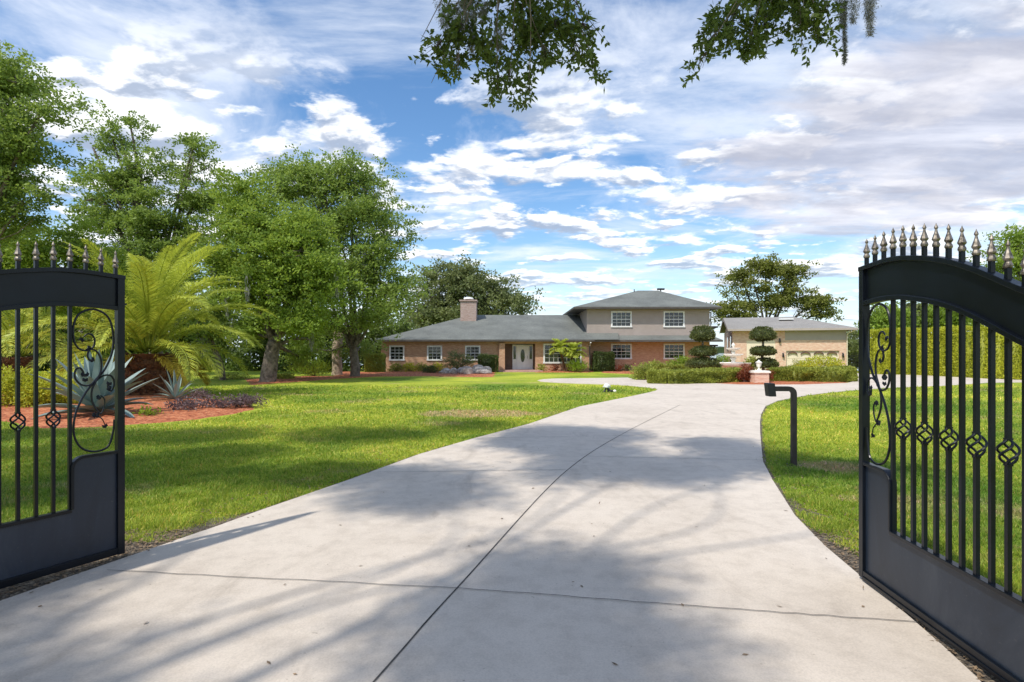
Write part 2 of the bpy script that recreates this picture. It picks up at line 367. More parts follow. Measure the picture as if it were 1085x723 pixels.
def tree(name, label, cat, base, lobes, clumps, per, leaf, cr, mat, trunk_r=.3, fork=.35, bark='bark', group=None, seed=1, lean=(0, 0), limbs=True, bias=.45, moss=0, nbr=60, stems=1, extra_trunk=None):
    """lobes: world-space ellipsoids. trunk > limbs run to lobe centres, twigs to clumps"""
    rng = np.random.default_rng(seed)
    bx_, by_ = base[0], base[1]; bz = base[2] if len(base) > 2 else 0
    t = thing(name, label, cat, (bx_, by_, bz), 0, group)
    lob = [(x - bx_, y - by_, z - bz, a * .9, b_ * .9, c * .9) for x, y, z, a, b_, c in lobes]
    # lobes carry flattened sprays, sprays carry leaf tufts: gaps stay open between sprays
    nsp = max(10, int(clumps * .135)); sp_, k = in_lobes(lob, nsp, rng, bias)
    ext = np.array(lob)[k][:, :3]; sp_ = ext + (sp_ - ext) * rng.uniform(.8, 1.22, nsp)[:, None]
    idx = np.repeat(np.arange(nsp), rng.integers(5, 12, nsp)); rs = cr * 2.0 * rng.uniform(.6, 1.4, nsp)
    cen = sp_[idx] + rng.normal(size=(len(idx), 3)) * rs[idx][:, None] * np.array([.62, .62, .30])
    spv = rng.random(nsp)
    gm = cen[:, 2] > .15; cen = cen[gm]; idx = idx[gm]
    P, D, vals = clump_leaves(cen, cr * .62, per, rng, .55)
    vals = np.clip(vals * .55 + np.repeat(spv[idx], per) * .45, 0, 1)
    keep = P[:, 2] > .03; P, D, vals = P[keep], D[keep], vals[keep]
    leaf_mesh('crown', P, D, leaf * 1.05 * rng.uniform(.7, 1.3, len(P)), leaf * .60 * rng.uniform(.7, 1.3, len(P)), mat, t, vals=vals, rng=rng)
    mb = MB()
    cz = np.mean([l[2] for l in lob]); top = min(cz * .8, max(l[2] for l in lob)) ; fz = max(.3, top * fork)
    cxm, cym = np.mean([l[0] for l in lob]), np.mean([l[1] for l in lob])
    fp = np.array([lean[0] + cxm * .15, lean[1] + cym * .15, fz])
    path = catmull([(0, 0, -.15), (fp[0] * .2 + trunk_r * .15, fp[1] * .3, fz * .35), (fp[0] * .7, fp[1] * .7, fz * .75), tuple(fp)], 4)
    rr = [trunk_r * (1.35 if i == 0 else 1.12 - .35 * i / len(path)) for i in range(len(path))]
    mb.tube(path, rr, 12)
    for l in lob:
        c = np.array(l[:3]); mid = fp * .5 + c * .5 + np.array([0, 0, .1 * (c[2] - fp[2])]) + rng.normal(size=3) * .12 * np.array(l[3:6])
        s = fp if rng.random() < .6 else np.array(path[-3]); r0 = trunk_r * .48
        pp = catmull([tuple(s), tuple(s * .7 + mid * .3 + rng.normal(size=3) * .1), tuple(mid), tuple(c), tuple(c + rng.normal(size=3) * .35 * np.array(l[3:6]))], 4)
        mb.tube(pp, [r0 * (1 - .93 * (i / len(pp)) ** .8) for i in range(len(pp))], 7)
        sel = cen[rng.choice(len(cen), min(len(cen), nbr))]
        for q in sel:
            if np.linalg.norm((q - c) / np.array(l[3:6])) > 1.1: continue
            j = rng.integers(len(pp) // 2, len(pp)); a = np.array(pp[j]); m_ = (a + q) / 2 + rng.normal(size=3) * .08 * np.linalg.norm(q - a)
            r1 = r0 * .22
            mb.tube([tuple(a), tuple(m_), tuple(q)], [r1, r1 * .6, r1 * .2], 4, cap=False)
    mb.build('trunk', M[bark], t, smooth=True)
    if moss:
        q = cen[rng.choice(len(cen), moss)]; q = q[q[:, 2] < np.percentile(cen[:, 2], 60)]
        idx = np.repeat(np.arange(len(q)), 60)
        dz = rng.random(len(idx)); P = q[idx] + np.column_stack([rng.normal(size=(len(idx), 2)) * .09 * (1 - .6 * dz)[:, None], -dz * 1.1])
        leaf_mesh('hanging_moss', P, np.tile([0, 0, -1.], (len(P), 1)) + rng.normal(size=P.shape) * .15, .3, .035, M['moss'], t, rng=rng)['kind'] = 'stuff'
    return t

def LB(px, py, rx, rz, Y, ry=None):
    """ellipsoid lobe surveyed at depth Y"""
    k = Y / F
    return (XW(px, Y), Y, ZW(py, Y), rx * k, (ry if ry else rx * k * .8), rz * k)

def shrub(name, label, cat, base, lobes, n, leaf, mat, seed=1, group=None, asp=.5, cr=None, stemr=.02, up=.3, bias=.35):
    rng = np.random.default_rng(seed); t = thing(name, label, cat, (base[0], base[1], base[2] if len(base) > 2 else 0), 0, group)
    bz = base[2] if len(base) > 2 else 0
    lob = [(x - base[0], y - base[1], z - bz, a, b_, c) for x, y, z, a, b_, c in lobes]
    nc = max(6, n // 12); cen, k = in_lobes(lob, nc, rng, bias)
    P, D, v = clump_leaves(cen, cr or leaf * 1.4, 12, rng); kz = P[:, 2] > .02; P, D, v = P[kz], D[kz] + np.array([0, 0, up]), v[kz]
    leaf_mesh('foliage', P, D, leaf * rng.uniform(.7, 1.3, len(P)), leaf * asp * rng.uniform(.8, 1.2, len(P)), mat, t, vals=v, rng=rng)
    mb = MB()
    for i in range(min(14, nc)):
        q = cen[i]; mb.tube([(rng.normal() * .04, rng.normal() * .04, -.03), (q[0] * .4, q[1] * .4, q[2] * .6), tuple(q)], [stemr, stemr * .8, stemr * .4], 5)
    mb.build('stems', M['bark'], t)
    return t

def boxhedge(name, label, path, w, h, n, leaf, mat, seed=1, group=None, cat='hedge', core=.72, z0=0, lumps=.11):
    """clipped hedge along a path of world points; dense woody core under a skin of leaves"""
    if len(path) > 2: path = catmull([np.array(p) for p in path], 5)
    rng = np.random.default_rng(seed); b = path[0]; t = thing(name, label, cat, (b[0], b[1], z0), 0, group)
    pts = np.array([(x - b[0], y - b[1]) for x, y in path]); seg = np.diff(pts, axis=0); sl = np.linalg.norm(seg, axis=1); cum = np.concatenate([[0], np.cumsum(sl)])
    s = rng.random(n) * cum[-1]; i = np.clip(np.searchsorted(cum, s) - 1, 0, len(sl) - 1); f = (s - cum[i]) / sl[i]
    c = pts[i] + seg[i] * f[:, None]; nr = np.column_stack([seg[i][:, 1], -seg[i][:, 0]]) / sl[i][:, None]
    face = rng.random(n); a = rng.uniform(-1, 1, n); zz = rng.random(n)
    side = face < .62; sg = np.where(rng.random(n) < .5, 1, -1)
    lm = np.array([mnoise.noise(Vector((float(p[0] + b[0]) * 1.3, float(p[1] + b[1]) * 1.3, float(z) * 2))) for p, z in zip(c, zz)]) * lumps * 2
    u = np.where(side, sg * (w / 2 + lm), a * (w / 2)); z = np.where(side, zz * h, h + lm)
    rnd = np.abs(rng.normal(size=n)) * .03
    edge = np.clip((np.abs(u) / (w / 2) - .75) / .25, 0, 1); z = np.where(~side, z - edge ** 2 * .06 * h, z)
    endk = np.where(rng.random(n) < .06 * w / max(.3, cum[-1] / 10), 1, 0)
    P = np.column_stack([c + nr * u[:, None], z]); 
    D = np.column_stack([nr * np.where(side, sg, a * .4)[:, None], np.where(side, .4, 1.)]) + rng.normal(size=(n, 3)) * .6
    P = P + rng.normal(size=P.shape) * .015
    # ends
    for (e, dr) in ((pts[0], -seg[0] / sl[0]), (pts[-1], seg[-1] / sl[-1])):
        m_ = max(20, int(n * w / cum[-1] * .8 * h / (h + .5))); nn = np.array([dr[1], -dr[0]])
        Pe = np.column_stack([e + nn * rng.uniform(-w / 2, w / 2, m_)[:, None] + dr * rng.normal(size=m_)[:, None] * .03, rng.random(m_) * h])
        P = np.vstack([P, Pe]); D = np.vstack([D, np.column_stack([np.tile(dr, (m_, 1)), np.full(m_, .4)]) + rng.normal(size=(m_, 3)) * .6])
    ev, ef = [], []
    for j in range(len(sl)):
        nn = np.array([seg[j][1], -seg[j][0]]) / sl[j] * w / 2 * core; o = len(ev)
        d_ = seg[j] / sl[j] * (w / 2 * (1 - core)); A, B = pts[j] + (d_ if j == 0 else 0), pts[j + 1] - (d_ if j == len(sl) - 1 else 0)
        for q in (A + nn, A - nn, B - nn, B + nn):
            ev += [(q[0], q[1], .02), (q[0], q[1], h * .93)]
        ef += [(o, o + 1, o + 3, o + 2), (o + 2, o + 3, o + 5, o + 4), (o + 4, o + 5, o + 7, o + 6), (o + 6, o + 7, o + 1, o), (o + 1, o + 7, o + 5, o + 3)]
    leaf_mesh('foliage', P, D, leaf * rng.uniform(.7, 1.3, len(P)), leaf * .55, mat, t, extra=(ev, ef), rng=rng)
    return t

# ------------------------------------------------------------------ world and light
SUN = Vector((-.40, -.44, .82)).normalized()
def make_world():
    w = bpy.data.worlds.new('World'); bpy.context.scene.world = w; w.use_nodes = True
    nt = w.node_tree; bg = nt.nodes['Background']; L = nt.links
    sky = N(nt, 'ShaderNodeTexSky', sky_type='NISHITA', sun_disc=False)
    sky.sun_elevation = math.asin(SUN.z); sky.sun_rotation = math.atan2(SUN.x, SUN.y)
    sky.air_density = 1.0; sky.dust_density = .6; sky.ozone_density = 2.0
    tc = N(nt, 'ShaderNodeTexCoord'); d = tc.outputs['Generated']
    sp = N(nt, 'ShaderNodeSeparateXYZ'); L.new(d, sp.inputs[0])
    def math_(op, a, b=None, c=None, clamp=False):
        n = N(nt, 'ShaderNodeMath', operation=op); n.use_clamp = clamp
        for i, v in enumerate((a, b, c)):
            if v is None: continue
            if hasattr(v, 'is_linked'): L.new(v, n.inputs[i])
            else: n.inputs[i].default_value = v
        return n.outputs[0]
    z = math_('MAXIMUM', sp.outputs[2], 0)
    def plane(h):                                   # cloud deck coordinates: direction over elevation
        q = math_('ADD', z, h)
        cb = N(nt, 'ShaderNodeCombineXYZ')
        L.new(math_('DIVIDE', sp.outputs[0], q), cb.inputs[0]); L.new(math_('DIVIDE', sp.outputs[1], q), cb.inputs[1])
        return cb.outputs[0]
    def mapped(co, loc, rot, sc):
        mp = N(nt, 'ShaderNodeMapping'); mp.inputs['Location'].default_value = loc
        mp.inputs['Rotation'].default_value = (0, 0, rot); mp.inputs['Scale'].default_value = sc; L.new(co, mp.inputs[0]); return mp.outputs[0]
    def nz(co, s, det, ro, di=0):
        n = N(nt, 'ShaderNodeTexNoise'); n.inputs['Scale'].default_value = s; n.inputs['Detail'].default_value = det
        n.inputs['Roughness'].default_value = ro; n.inputs['Distortion'].default_value = di; L.new(co, n.inputs['Vector']); return n.outputs[0]
    def sm(v, a, b):
        n = N(nt, 'ShaderNodeMapRange', interpolation_type='SMOOTHSTEP'); n.inputs[1].default_value = a; n.inputs[2].default_value = b
        L.new(v, n.inputs[0]); return n.outputs[0]
    # clear air: the Nishita sky, a little deeper in colour as the photograph shows it
    hs = N(nt, 'ShaderNodeHueSaturation'); hs.inputs['Saturation'].default_value = 1.2; hs.inputs['Value'].default_value = SKYV
    L.new(sky.outputs[0], hs.inputs['Color']); col = hs.outputs[0]
    S = 1 / BGS                                      # cloud radiances are written at strength 1
    def c3(r, g, b_): return (r * S, g * S, b_ * S)
    # high thin streaks
    p = plane(.10)
    ci = nz(mapped(p, (3.1, .7, 0), .75, (.7, 1.6, 1)), 1.0, 9, .62, .5)
    col = mixc(nt, col, c3(.50, .54, .61), math_('MULTIPLY', sm(ci, .46, .70), .8))
    ci2 = nz(mapped(p, (9.4, 2.3, 0), -.35, (.85, .6, 1)), 1.3, 8, .6, .8)
    col = mixc(nt, col, c3(.57, .60, .66), math_('MULTIPLY', sm(ci2, .48, .70), .8))
    # cumulus: lit tops, grey flat bases
    q = plane(.16)
    def cumulus(col, loc, sc, lo, hi, shade_off, alpha):
        co = mapped(q, loc, .12, sc)
        n0 = nz(co, 1.0, 10, .58, .15)
        up = N(nt, 'ShaderNodeVectorMath', operation='ADD'); L.new(co, up.inputs[0]); up.inputs[1].default_value = (.05, shade_off, 0)
        n1 = nz(up.outputs[0], 1.0, 6, .5, .15)
        a = sm(n0, lo, hi)
        lit = sm(math_('SUBTRACT', n0, n1), -.055, .045)
        thick = sm(n0, lo + .10, hi + .16)
        lit2 = math_('MULTIPLY', lit, math_('SUBTRACT', 1.0, math_('MULTIPLY', thick, .25)))
        a = math_('MULTIPLY', a, sm(z, .50, .34))
        cc = mixc(nt, c3(.24, .285, .37), c3(.74, .74, .74), lit2)
        return mixc(nt, col, cc, math_('MULTIPLY', a, alpha))
    col = cumulus(col, (2.3, 5.2, 0), (1.35, 1.75, 1), .515, .59, -.16, .92)
    col = cumulus(col, (7.7, 1.4, 0), (2.7, 3.2, 1), .50, .58, -.14, .88)
    # a broad grey-lilac bank high on the right
    dv = N(nt, 'ShaderNodeVectorMath', operation='SUBTRACT'); L.new(d, dv.inputs[0]); dv.inputs[1].default_value = Vector((.70, 1.0, .37)).normalized()
    ds = N(nt, 'ShaderNodeVectorMath', operation='MULTIPLY'); L.new(dv.outputs[0], ds.inputs[0]); ds.inputs[1].default_value = (1.0, 1.0, 2.1)
    ln = N(nt, 'ShaderNodeVectorMath', operation='LENGTH'); L.new(ds.outputs[0], ln.inputs[0])
    bn = nz(mapped(p, (1, 1, 0), .3, (.8, 1.5, 1)), 1.6, 8, .6, .4)
    bank = sm(math_('SUBTRACT', math_('MULTIPLY', bn, .80), math_('MULTIPLY', ln.outputs['Value'], 1.25)), .0, .17)
    bs = sm(nz(mapped(p, (4, 6, 0), .3, (.9, 2.2, 1)), 1.5, 9, .6, .3), .34, .72)
    bc = mixc(nt, c3(.30, .31, .37), c3(.53, .53, .575), bs)
    col = mixc(nt, col, bc, math_('MULTIPLY', bank, .85))
    # whitening near the horizon, below it plain haze
    hzv = sm(z, .20, .0)
    col = mixc(nt, col, c3(.43, .54, .62), math_('MULTIPLY', hzv, .5))
    L.new(col, bg.inputs[0]); bg.inputs[1].default_value = BGS
    try: w.cycles.sampling_method = 'MANUAL'; w.cycles.sample_map_resolution = 1024
    except Exception: pass
BGS = .12; SKYV = .84
make_world()
sl = bpy.data.lights.new('sun', 'SUN'); sl.energy = 2.2; sl.angle = math.radians(1.1); sl.color = (1, .95, .86)
so = bpy.data.objects.new('sun', sl); C.objects.link(so); so.rotation_euler = SUN.to_track_quat('Z', 'Y').to_euler(); so.location = (-20, -20, 40)

cam = bpy.data.cameras.new('camera'); co_ = bpy.data.objects.new('camera', cam); C.objects.link(co_)
co_.location = (0, 0, EYE); co_.rotation_euler = (PI / 2, 0, 0); cam.sensor_width = 36; cam.lens = 600 / 1085 * 36
cam.shift_y = 10.5 / 1085; cam.clip_end = 6000; bpy.context.scene.camera = co_
sc = bpy.context.scene; sc.view_settings.view_transform = 'Standard'; sc.view_settings.look = 'None'; sc.view_settings.exposure = .9; sc.view_settings.gamma = 1
sc.render.engine = 'CYCLES'; sc.cycles.max_bounces = 6; sc.cycles.diffuse_bounces = 3; sc.cycles.transmission_bounces = 3; sc.cycles.transparent_max_bounces = 4

# ------------------------------------------------------------------ ground, drive, beds
def sst(a, b, x):
    t = min(1, max(0, (x - a) / (b - a))); return t * t * (3 - 2 * t)
def gz(x, y):
    return -.5 * sst(39, 44, y) * sst(14.5, 17, x) - 3.0 * sst(60, 80, y)
xs = [-3000, -1200, -500, -220, -120] + list(np.arange(-80, 80.1, 1.6)) + [120, 220, 500, 1200, 3000]
ys = [-600, -200, -80] + list(np.arange(-40, 90.1, 1.6)) + [120, 300, 900, 3000]
mb = MB(); nx, ny = len(xs), len(ys)
mb.add([(x, y, gz(x, y)) for y in ys for x in xs], [(j * nx + i, j * nx + i + 1, (j + 1) * nx + i + 1, (j + 1) * nx + i) for j in range(ny - 1) for i in range(nx - 1)])
tag(mb.build('ground', M['lawn'], smooth=True), kind='structure')
mb = MB(); mb.add([(-3000, 62, -1.6), (3000, 62, -1.6), (3000, 3000, -1.6), (-3000, 3000, -1.6)], [(0, 1, 2, 3)])
tag(mb.build('lake_water', M['water']), kind='structure')
# far shore
mb = MB(); n = 900; vs = []
for i in range(n + 1):
    x = -1800 + i * 3600 / n; h = 8 + 5 * mnoise.noise(Vector((i * .05, 0, 0))) + 2.5 * mnoise.noise(Vector((i * .31, 3, 0))) + random.uniform(-.8, .8)
    vs += [(x, 898, -1.8), (x, 903 + random.random() * 3, h * .75), (x, 915, h), (x, 960, -1.8)]
mb.add(vs, [(i * 4 + k, i * 4 + k + 1, i * 4 + k + 5, i * 4 + k + 4) for i in range(n) for k in range(3)])
tag(mb.build('far_shore', M['oakd']), 'tree covered shore across the lake seen between the house and the garage', 'treeline', kind='stuff')

drive_px = [(0, 641), (73, 615), (130, 595.2), (162, 584), (231, 560), (274, 544), (371, 510), (444, 483), (500, 466.5), (560, 450.5), (614, 431.8), (645, 425.5), (669, 420.6), (688, 416.5), (695, 414.6), (697, 413.4), (694, 412.4),
            (687, 411.3), (665, 409), (640, 407.7), (614, 407), (590, 406), (573, 404.8), (569.5, 403.6), (575, 402.4), (588, 401.6), (625, 401.2), (665, 400.6), (673, 402.7), (700, 404), (724, 405), (783, 408),
            (820, 408.3), (853, 408), (898, 406.3), (909, 403.5), (906, 398.5), (905, 396.0), (925, 396.5), (950, 397), (990, 398), (1020, 399.5), (1050, 401.2), (1095, 402.3), (1160, 403), (1160, 405), (1085, 405.5), (1047, 406), (1003, 409.3), (950, 411.2), (909, 413.8),
            (880, 416.6), (853, 420), (824, 425.5), (811, 431.5), (806.5, 440), (805.3, 448), (805.5, 460), (807, 477), (808.5, 491), (820, 513), (842.5, 549), (875.6, 583), (920, 621), (965, 659), (1000, 690), (1035, 723)]
DR = [G(*p) for p in drive_px] + [(2.12, 2.3), (1.95, 1.2), (2.4, -1), (5, -6), (-7, -6), (-4.4, -.5), (-3.6, 1.8), (-3.32, 2.9)]
mb = MB(); mb.prism(DR, -.08, .025); tag(mb.build('driveway', M['concrete']), kind='structure')
DRA = np.array(DR)
def inside(poly, x, y):
    c = np.zeros(len(x), bool); j = len(poly) - 1
    for i in range(len(poly)):
        xi, yi = poly[i]; xj, yj = poly[j]
        cr = ((yi > y) != (yj > y)) & (x < (xj - xi) * (y - yi) / (yj - yi + 1e-12) + xi); c ^= cr; j = i
    return c
def edgedist(poly, x, y):
    d = np.full(len(x), 1e9)
    for i in range(len(poly)):
        a = poly[i - 1]; b = poly[i]; dx, dy = b[0] - a[0], b[1] - a[1]
        t = np.clip(((x - a[0]) * dx + (y - a[1]) * dy) / (dx * dx + dy * dy + 1e-12), 0, 1)
        d = np.minimum(d, np.hypot(x - a[0] - t * dx, y - a[1] - t * dy))
    return d
def strip(mb, pts, w, z):
    pts = [np.array(p) for p in pts]
    for a, b in zip(pts[:-1], pts[1:]):
        d = (b - a) / np.linalg.norm(b - a); n_ = np.array([d[1], -d[0]]) * w / 2
        mb.add([(*(a + n_), z), (*(b + n_), z), (*(b - n_), z), (*(a - n_), z)], [(0, 1, 2, 3)])
def wiggle(a, b, n, amp):
    a, b = np.array(a), np.array(b); d = b - a; nn = np.array([d[1], -d[0]]) / np.linalg.norm(d)
    return [tuple(a + d * i / n + nn * random.uniform(-amp, amp) * (0 < i < n)) for i in range(n + 1)]
mb = MB()
JP = [(-1.35, .2)] + [G(*p) for p in ((402.7, 721), (485.7, 626), (602, 499.6), (662.7, 459.7), (720.8, 430))]
strip(mb, catmull([np.array(p) for p in JP], 12), .011, .0285)
for a, b in (((113.5, 608.7), (485.7, 628)), ((485.7, 628), (754, 649)), ((754, 649), (975, 665))):
    strip(mb, wiggle(G(*a), G(*b), 14, .007), .007, .0325)
for a, b in (((390, 503), (600, 500)), ((621, 485.7), (808, 490)), ((505, 466), (690, 463)), ((690, 444), (805, 446)), ((600, 437), (690, 437))):
    strip(mb, wiggle(G(*a), G(*b), 10, .01), .008, .0325)
tag(mb.build('driveway_joints', M['joint']), kind='structure')

def ribbon(name, mat, inner, outer, z=.012):
    mb = MB(); n = len(inner); mb.add([(*p, z) for p in inner] + [(*p, z) for p in outer], [(i, i + 1, n + i + 1, n + i) for i in range(n - 1)])
    return mb.build(name, mat)
def soil_edge(pts, w0, name):
    pts = [np.array(p) for p in pts]; cen = np.array([0, 6.])
    inner, outer = [], []
    P = []
    for a, b in zip(pts[:-1], pts[1:]):
        k = max(1, int(np.linalg.norm(b - a) / .12)); P += [a + (b - a) * i / k for i in range(k)]
    P.append(pts[-1])
    for i, p in enumerate(P):
        d = P[min(i + 1, len(P) - 1)] - P[max(i - 1, 0)]; d = d / np.linalg.norm(d); n_ = np.array([-d[1], d[0]])
        w = (w0(i / len(P)) if callable(w0) else w0) * (1 + .5 * mnoise.noise(Vector((p[0] * 3, p[1] * 3, 0))))
        inner.append(tuple(p - n_ * .05)); outer.append(tuple(p + n_ * w))
    return ribbon(name, M['soil'], inner, outer)
LEFT_E = [(-4.4, -.5), (-3.6, 1.8)] + [G(*p) for p in drive_px[:11]]
RIGHT_E = [G(*p) for p in drive_px[-13:]] + [(2.12, 2.3), (1.95, 1.2)]
tag(soil_edge(LEFT_E, lambda t: .75 if t < .30 else max(.05, .75 - (t - .30) * 12), 'soil_strip'), kind='structure')
tag(soil_edge(RIGHT_E, lambda t: .05 if t < .68 else min(.8, .05 + (t - .68) * 4.5), 'soil_strip'), kind='structure')

def bed(name, poly, z, mat, mound=0):
    poly = [np.array(p) for p in poly]; xsb = [p[0] for p in poly]; ysb = [p[1] for p in poly]
    P = []
    n_ = len(poly)
    for i in range(n_):
        a, b = poly[i], poly[(i + 1) % n_]; k = max(1, int(np.linalg.norm(b - a) / .5)); P += [a + (b - a) * j / k for j in range(k)]
    P = [p + np.array([mnoise.noise(Vector((p[0] * 1.5, p[1] * 1.5, 1))), mnoise.noise(Vector((p[0] * 1.5, p[1] * 1.5, 9)))]) * .12 for p in P]
    c = sum(P) / len(P); rings = 8; vs = []
    for r in range(rings):
        f = r / rings
        for p in P:
            q = p + (c - p) * f; vs.append((q[0], q[1], (-.02 if r == 0 else z + mound * (1 - (1 - f) ** 2) + (.035 * mnoise.noise(Vector((q[0] * 2, q[1] * 2, 0))) if r > 0 and mound else 0)) + gz(q[0], q[1])))
    vs.append((c[0], c[1], z + mound + gz(c[0], c[1]))); m_ = len(P)
    fs = [(r * m_ + i, r * m_ + (i + 1) % m_, (r + 1) * m_ + (i + 1) % m_, (r + 1) * m_ + i) for r in range(rings - 1) for i in range(m_)]
    fs += [((rings - 1) * m_ + i, (rings - 1) * m_ + (i + 1) % m_, len(vs) - 1) for i in range(m_)]
    mb = MB(); mb.add(vs, fs); o = mb.build(name, mat, smooth=True); tag(o, kind='structure'); return [tuple(p) for p in P]
PB = bed('mulch_bed', [G(*p) for p in [(-90, 442), (0, 448), (43, 456), (90, 455), (133, 452), (170, 450), (212, 446), (250, 440), (278, 435.5), (272, 430), (240, 424), (190, 417), (120, 413), (0, 413), (-120, 417)]], .02, M['mulch'], .14)
HB = bed('mulch_bed', [G(350, 402), G(400, 399.4), G(452, 399), G(514, 400), G(529, 399.8), (-1.0, 44.1), (-5, 44.1), (-10.5, 44.1), (-14, 43.5)], .02, M['mulch'], .04)
HB2 = bed('mulch_bed', [(1.6, 43.9), (1.6, 41.8), (5.6, 41.6), (6.6, 43.6), (6.6, 44.9)], .02, M['mulch'], .04)
HB3 = bed('mulch_bed', [(6.7, 44.9), (6.4, 41), (9.5, 37.5), (12, 38), (15.5, 44.9)], .02, M['mulch'], .03)
IB = bed('mulch_bed', [G(*p) for p in [(671, 403), (690, 404.2), (724, 406), (783, 409), (820, 409.3), (853, 409), (898, 407.2), (910, 404), (907, 398), (860, 397.5), (700, 397)]], .02, M['mulch'], .05)
OB = bed('mulch_bed', [G(*p) for p in [(262, 409), (300, 406), (350, 402.4), (380, 400), (380, 398), (300, 399), (255, 402)]], .01, M['mulch'], .03)

# ------------------------------------------------------------------ lawn blades (near lawn only)
def near_grass():
    rng = np.random.default_rng(3); P = []
    n = 1500000
    # density falls with distance: sample in view space
    inv = rng.uniform(1 / 26, 1 / 2.2, n) ; Y = 1 / inv; X = rng.uniform(-1.0, 1.0, n) * Y
    x, y = X, Y
    k = ~inside(DR, x, y); x, y = x[k], y[k]
    d = edgedist(DR, x, y) if len(x) < 2e6 else None
    k = d > rng.random(len(x)) * .03
    x, y, d = x[k], y[k], d[k]
    k = ~inside(PB, x, y); x, y, d = x[k], y[k], d[k]
    # bare soil under the gates
    nz_ = np.array([mnoise.noise(Vector((float(a) * 3, float(b) * 3, 0))) for a, b in zip(x, y)])
    bare = np.where(y < 4.7, np.where(x < 0, .62, .60), np.where(x < 0, .08, .12)) * (1 + .45 * nz_)
    bare = np.where((x < 0) & (y >= 5.0), np.maximum(.03, .16 - (y - 5.0) * .1) * (1 + .5 * nz_), bare)
    bare = np.where((x > 0) & (y >= 4.2), np.maximum(.04, .30 - (y - 4.2) * .3) * (1 + .5 * nz_), bare)
    k = d > bare * rng.uniform(.55, 1.1, len(d)); x, y, nz_ = x[k], y[k], nz_[k]
    n = len(x); sz = np.clip(.8 + .75 * nz_, .35, 1.7) * (1 + np.clip((y - 8) / 16, 0, 1) * .5)
    h = .062 * sz * rng.uniform(.5, 1.35, n)
    wd = .0065 * rng.uniform(.7, 1.3, n) * np.clip(y / 4.5, 1, 5)
    D = np.column_stack([rng.normal(size=n) * .85, rng.normal(size=n) * .85, np.ones(n)])
    S = np.column_stack([rng.normal(size=n), rng.normal(size=n) * .5, np.zeros(n)]); S /= np.linalg.norm(S, axis=1, keepdims=True)
    o = leaf_mesh('grass', np.column_stack([x, y, np.full(n, -.005)]), D, h, wd, M['blade'], None, rng=rng, S=S)
    tag(o, 'short green and straw coloured lawn grass on both sides of the drive', 'grass', kind='stuff')
near_grass()

# leaf litter on the concrete and on the bare soil
def litter():
    rng = np.random.default_rng(5); n = 90000
    y = rng.uniform(2.2, 9.5, n); x = rng.uniform(-5, 4.5, n)
    ins = inside(DR, x, y); d = edgedist(DR, x, y)
    k = (ins & (rng.random(n) < np.where(d < .12, .012, .0012))) | (~ins & (d < .65) & (rng.random(n) < np.where(y < 5, .8, .10) * np.clip(1.3 - d, 0, 1)))
    x, y, ins = x[k], y[k], ins[k]; m_ = len(x)
    D = np.column_stack([rng.normal(size=(m_, 2)), rng.normal(size=m_) * .12]); S = np.column_stack([-D[:, 1], D[:, 0], rng.normal(size=m_) * .3]); S /= np.linalg.norm(S, axis=1, keepdims=True)
    o = leaf_mesh('leaf_litter', np.column_stack([x, y, np.where(ins, .031, .024)]), D, rng.uniform(.02, .05, m_), rng.uniform(.010, .022, m_), rough_noise('dry_leaf', (.07, .045, .025), (.32, .22, .13), 40, .8), None, rng=rng, S=S)
    tag(o, 'dry brown fallen leaves along the edges of the drive', 'leaf litter', kind='stuff')
litter()

# ------------------------------------------------------------------ entrance gates
def prof(u):
    K = [(0, 2.18), (.3, 2.192), (.54, 2.17), (.93, 2.08), (1.32, 1.91), (1.8, 1.71), (2.3, 1.59), (2.8, 1.55)]
    for (a, za), (b, zb) in zip(K[:-1], K[1:]):
        if u <= b:
            pass
            break
    us = [k[0] for k in K]; i = us.index(a)
    p0 = K[max(i - 1, 0)][1]; p3 = K[min(i + 2, len(K) - 1)][1]; t = (u - a) / (b - a)
    return .5 * (2 * za + (zb - p0) * t + (2 * p0 - 5 * za + 4 * zb - p3) * t * t + (3 * za - p0 - 3 * zb + p3) * t ** 3)
def rail(mb, fz, u0, u1, h, y0, y1, n=40):
    us = [u0 + (u1 - u0) * i / n for i in range(n + 1)]
    vs = [];
    for u in us: vs += [(u, y0, fz(u)), (u, y1, fz(u)), (u, y1, fz(u) - h), (u, y0, fz(u) - h)]
    fs = [(i * 4 + k, i * 4 + (k + 1) % 4, (i + 1) * 4 + (k + 1) % 4, (i + 1) * 4 + k) for i in range(n) for k in range(4)]
    fs += [(3, 2, 1, 0), (n * 4, n * 4 + 1, n * 4 + 2, n * 4 + 3)]
    mb.add(vs, fs)
SCROLL = [
 ([(75, 210), (70, 150), (95, 90), (160, 66), (225, 95), (250, 170), (245, 250), (210, 325), (165, 372), (115, 435), (80, 510), (74, 590), (105, 650), (165, 674), (225, 660), (249, 600), (253, 545)], .0078),
 ([(75, 210), (95, 235), (130, 242), (158, 225), (163, 195), (150, 175), (130, 172), (115, 185)], .0068),
 ([(160, 283), (140, 282), (130, 262), (142, 238), (170, 245), (190, 280), (190, 330), (170, 370), (150, 410), (150, 455), (170, 495), (190, 515)], .0068),
 ([(170, 372), (140, 390), (105, 385), (80, 358), (80, 325), (100, 315), (115, 335), (108, 352)], .0068),
 ([(170, 372), (200, 352), (232, 350), (250, 368), (252, 395), (240, 418), (224, 405), (222, 382)], .0068),
 ([(190, 515), (205, 490), (207, 455), (190, 437), (170, 447)], .005),
 ([(165, 515), (200, 540), (215, 580)], .004)]
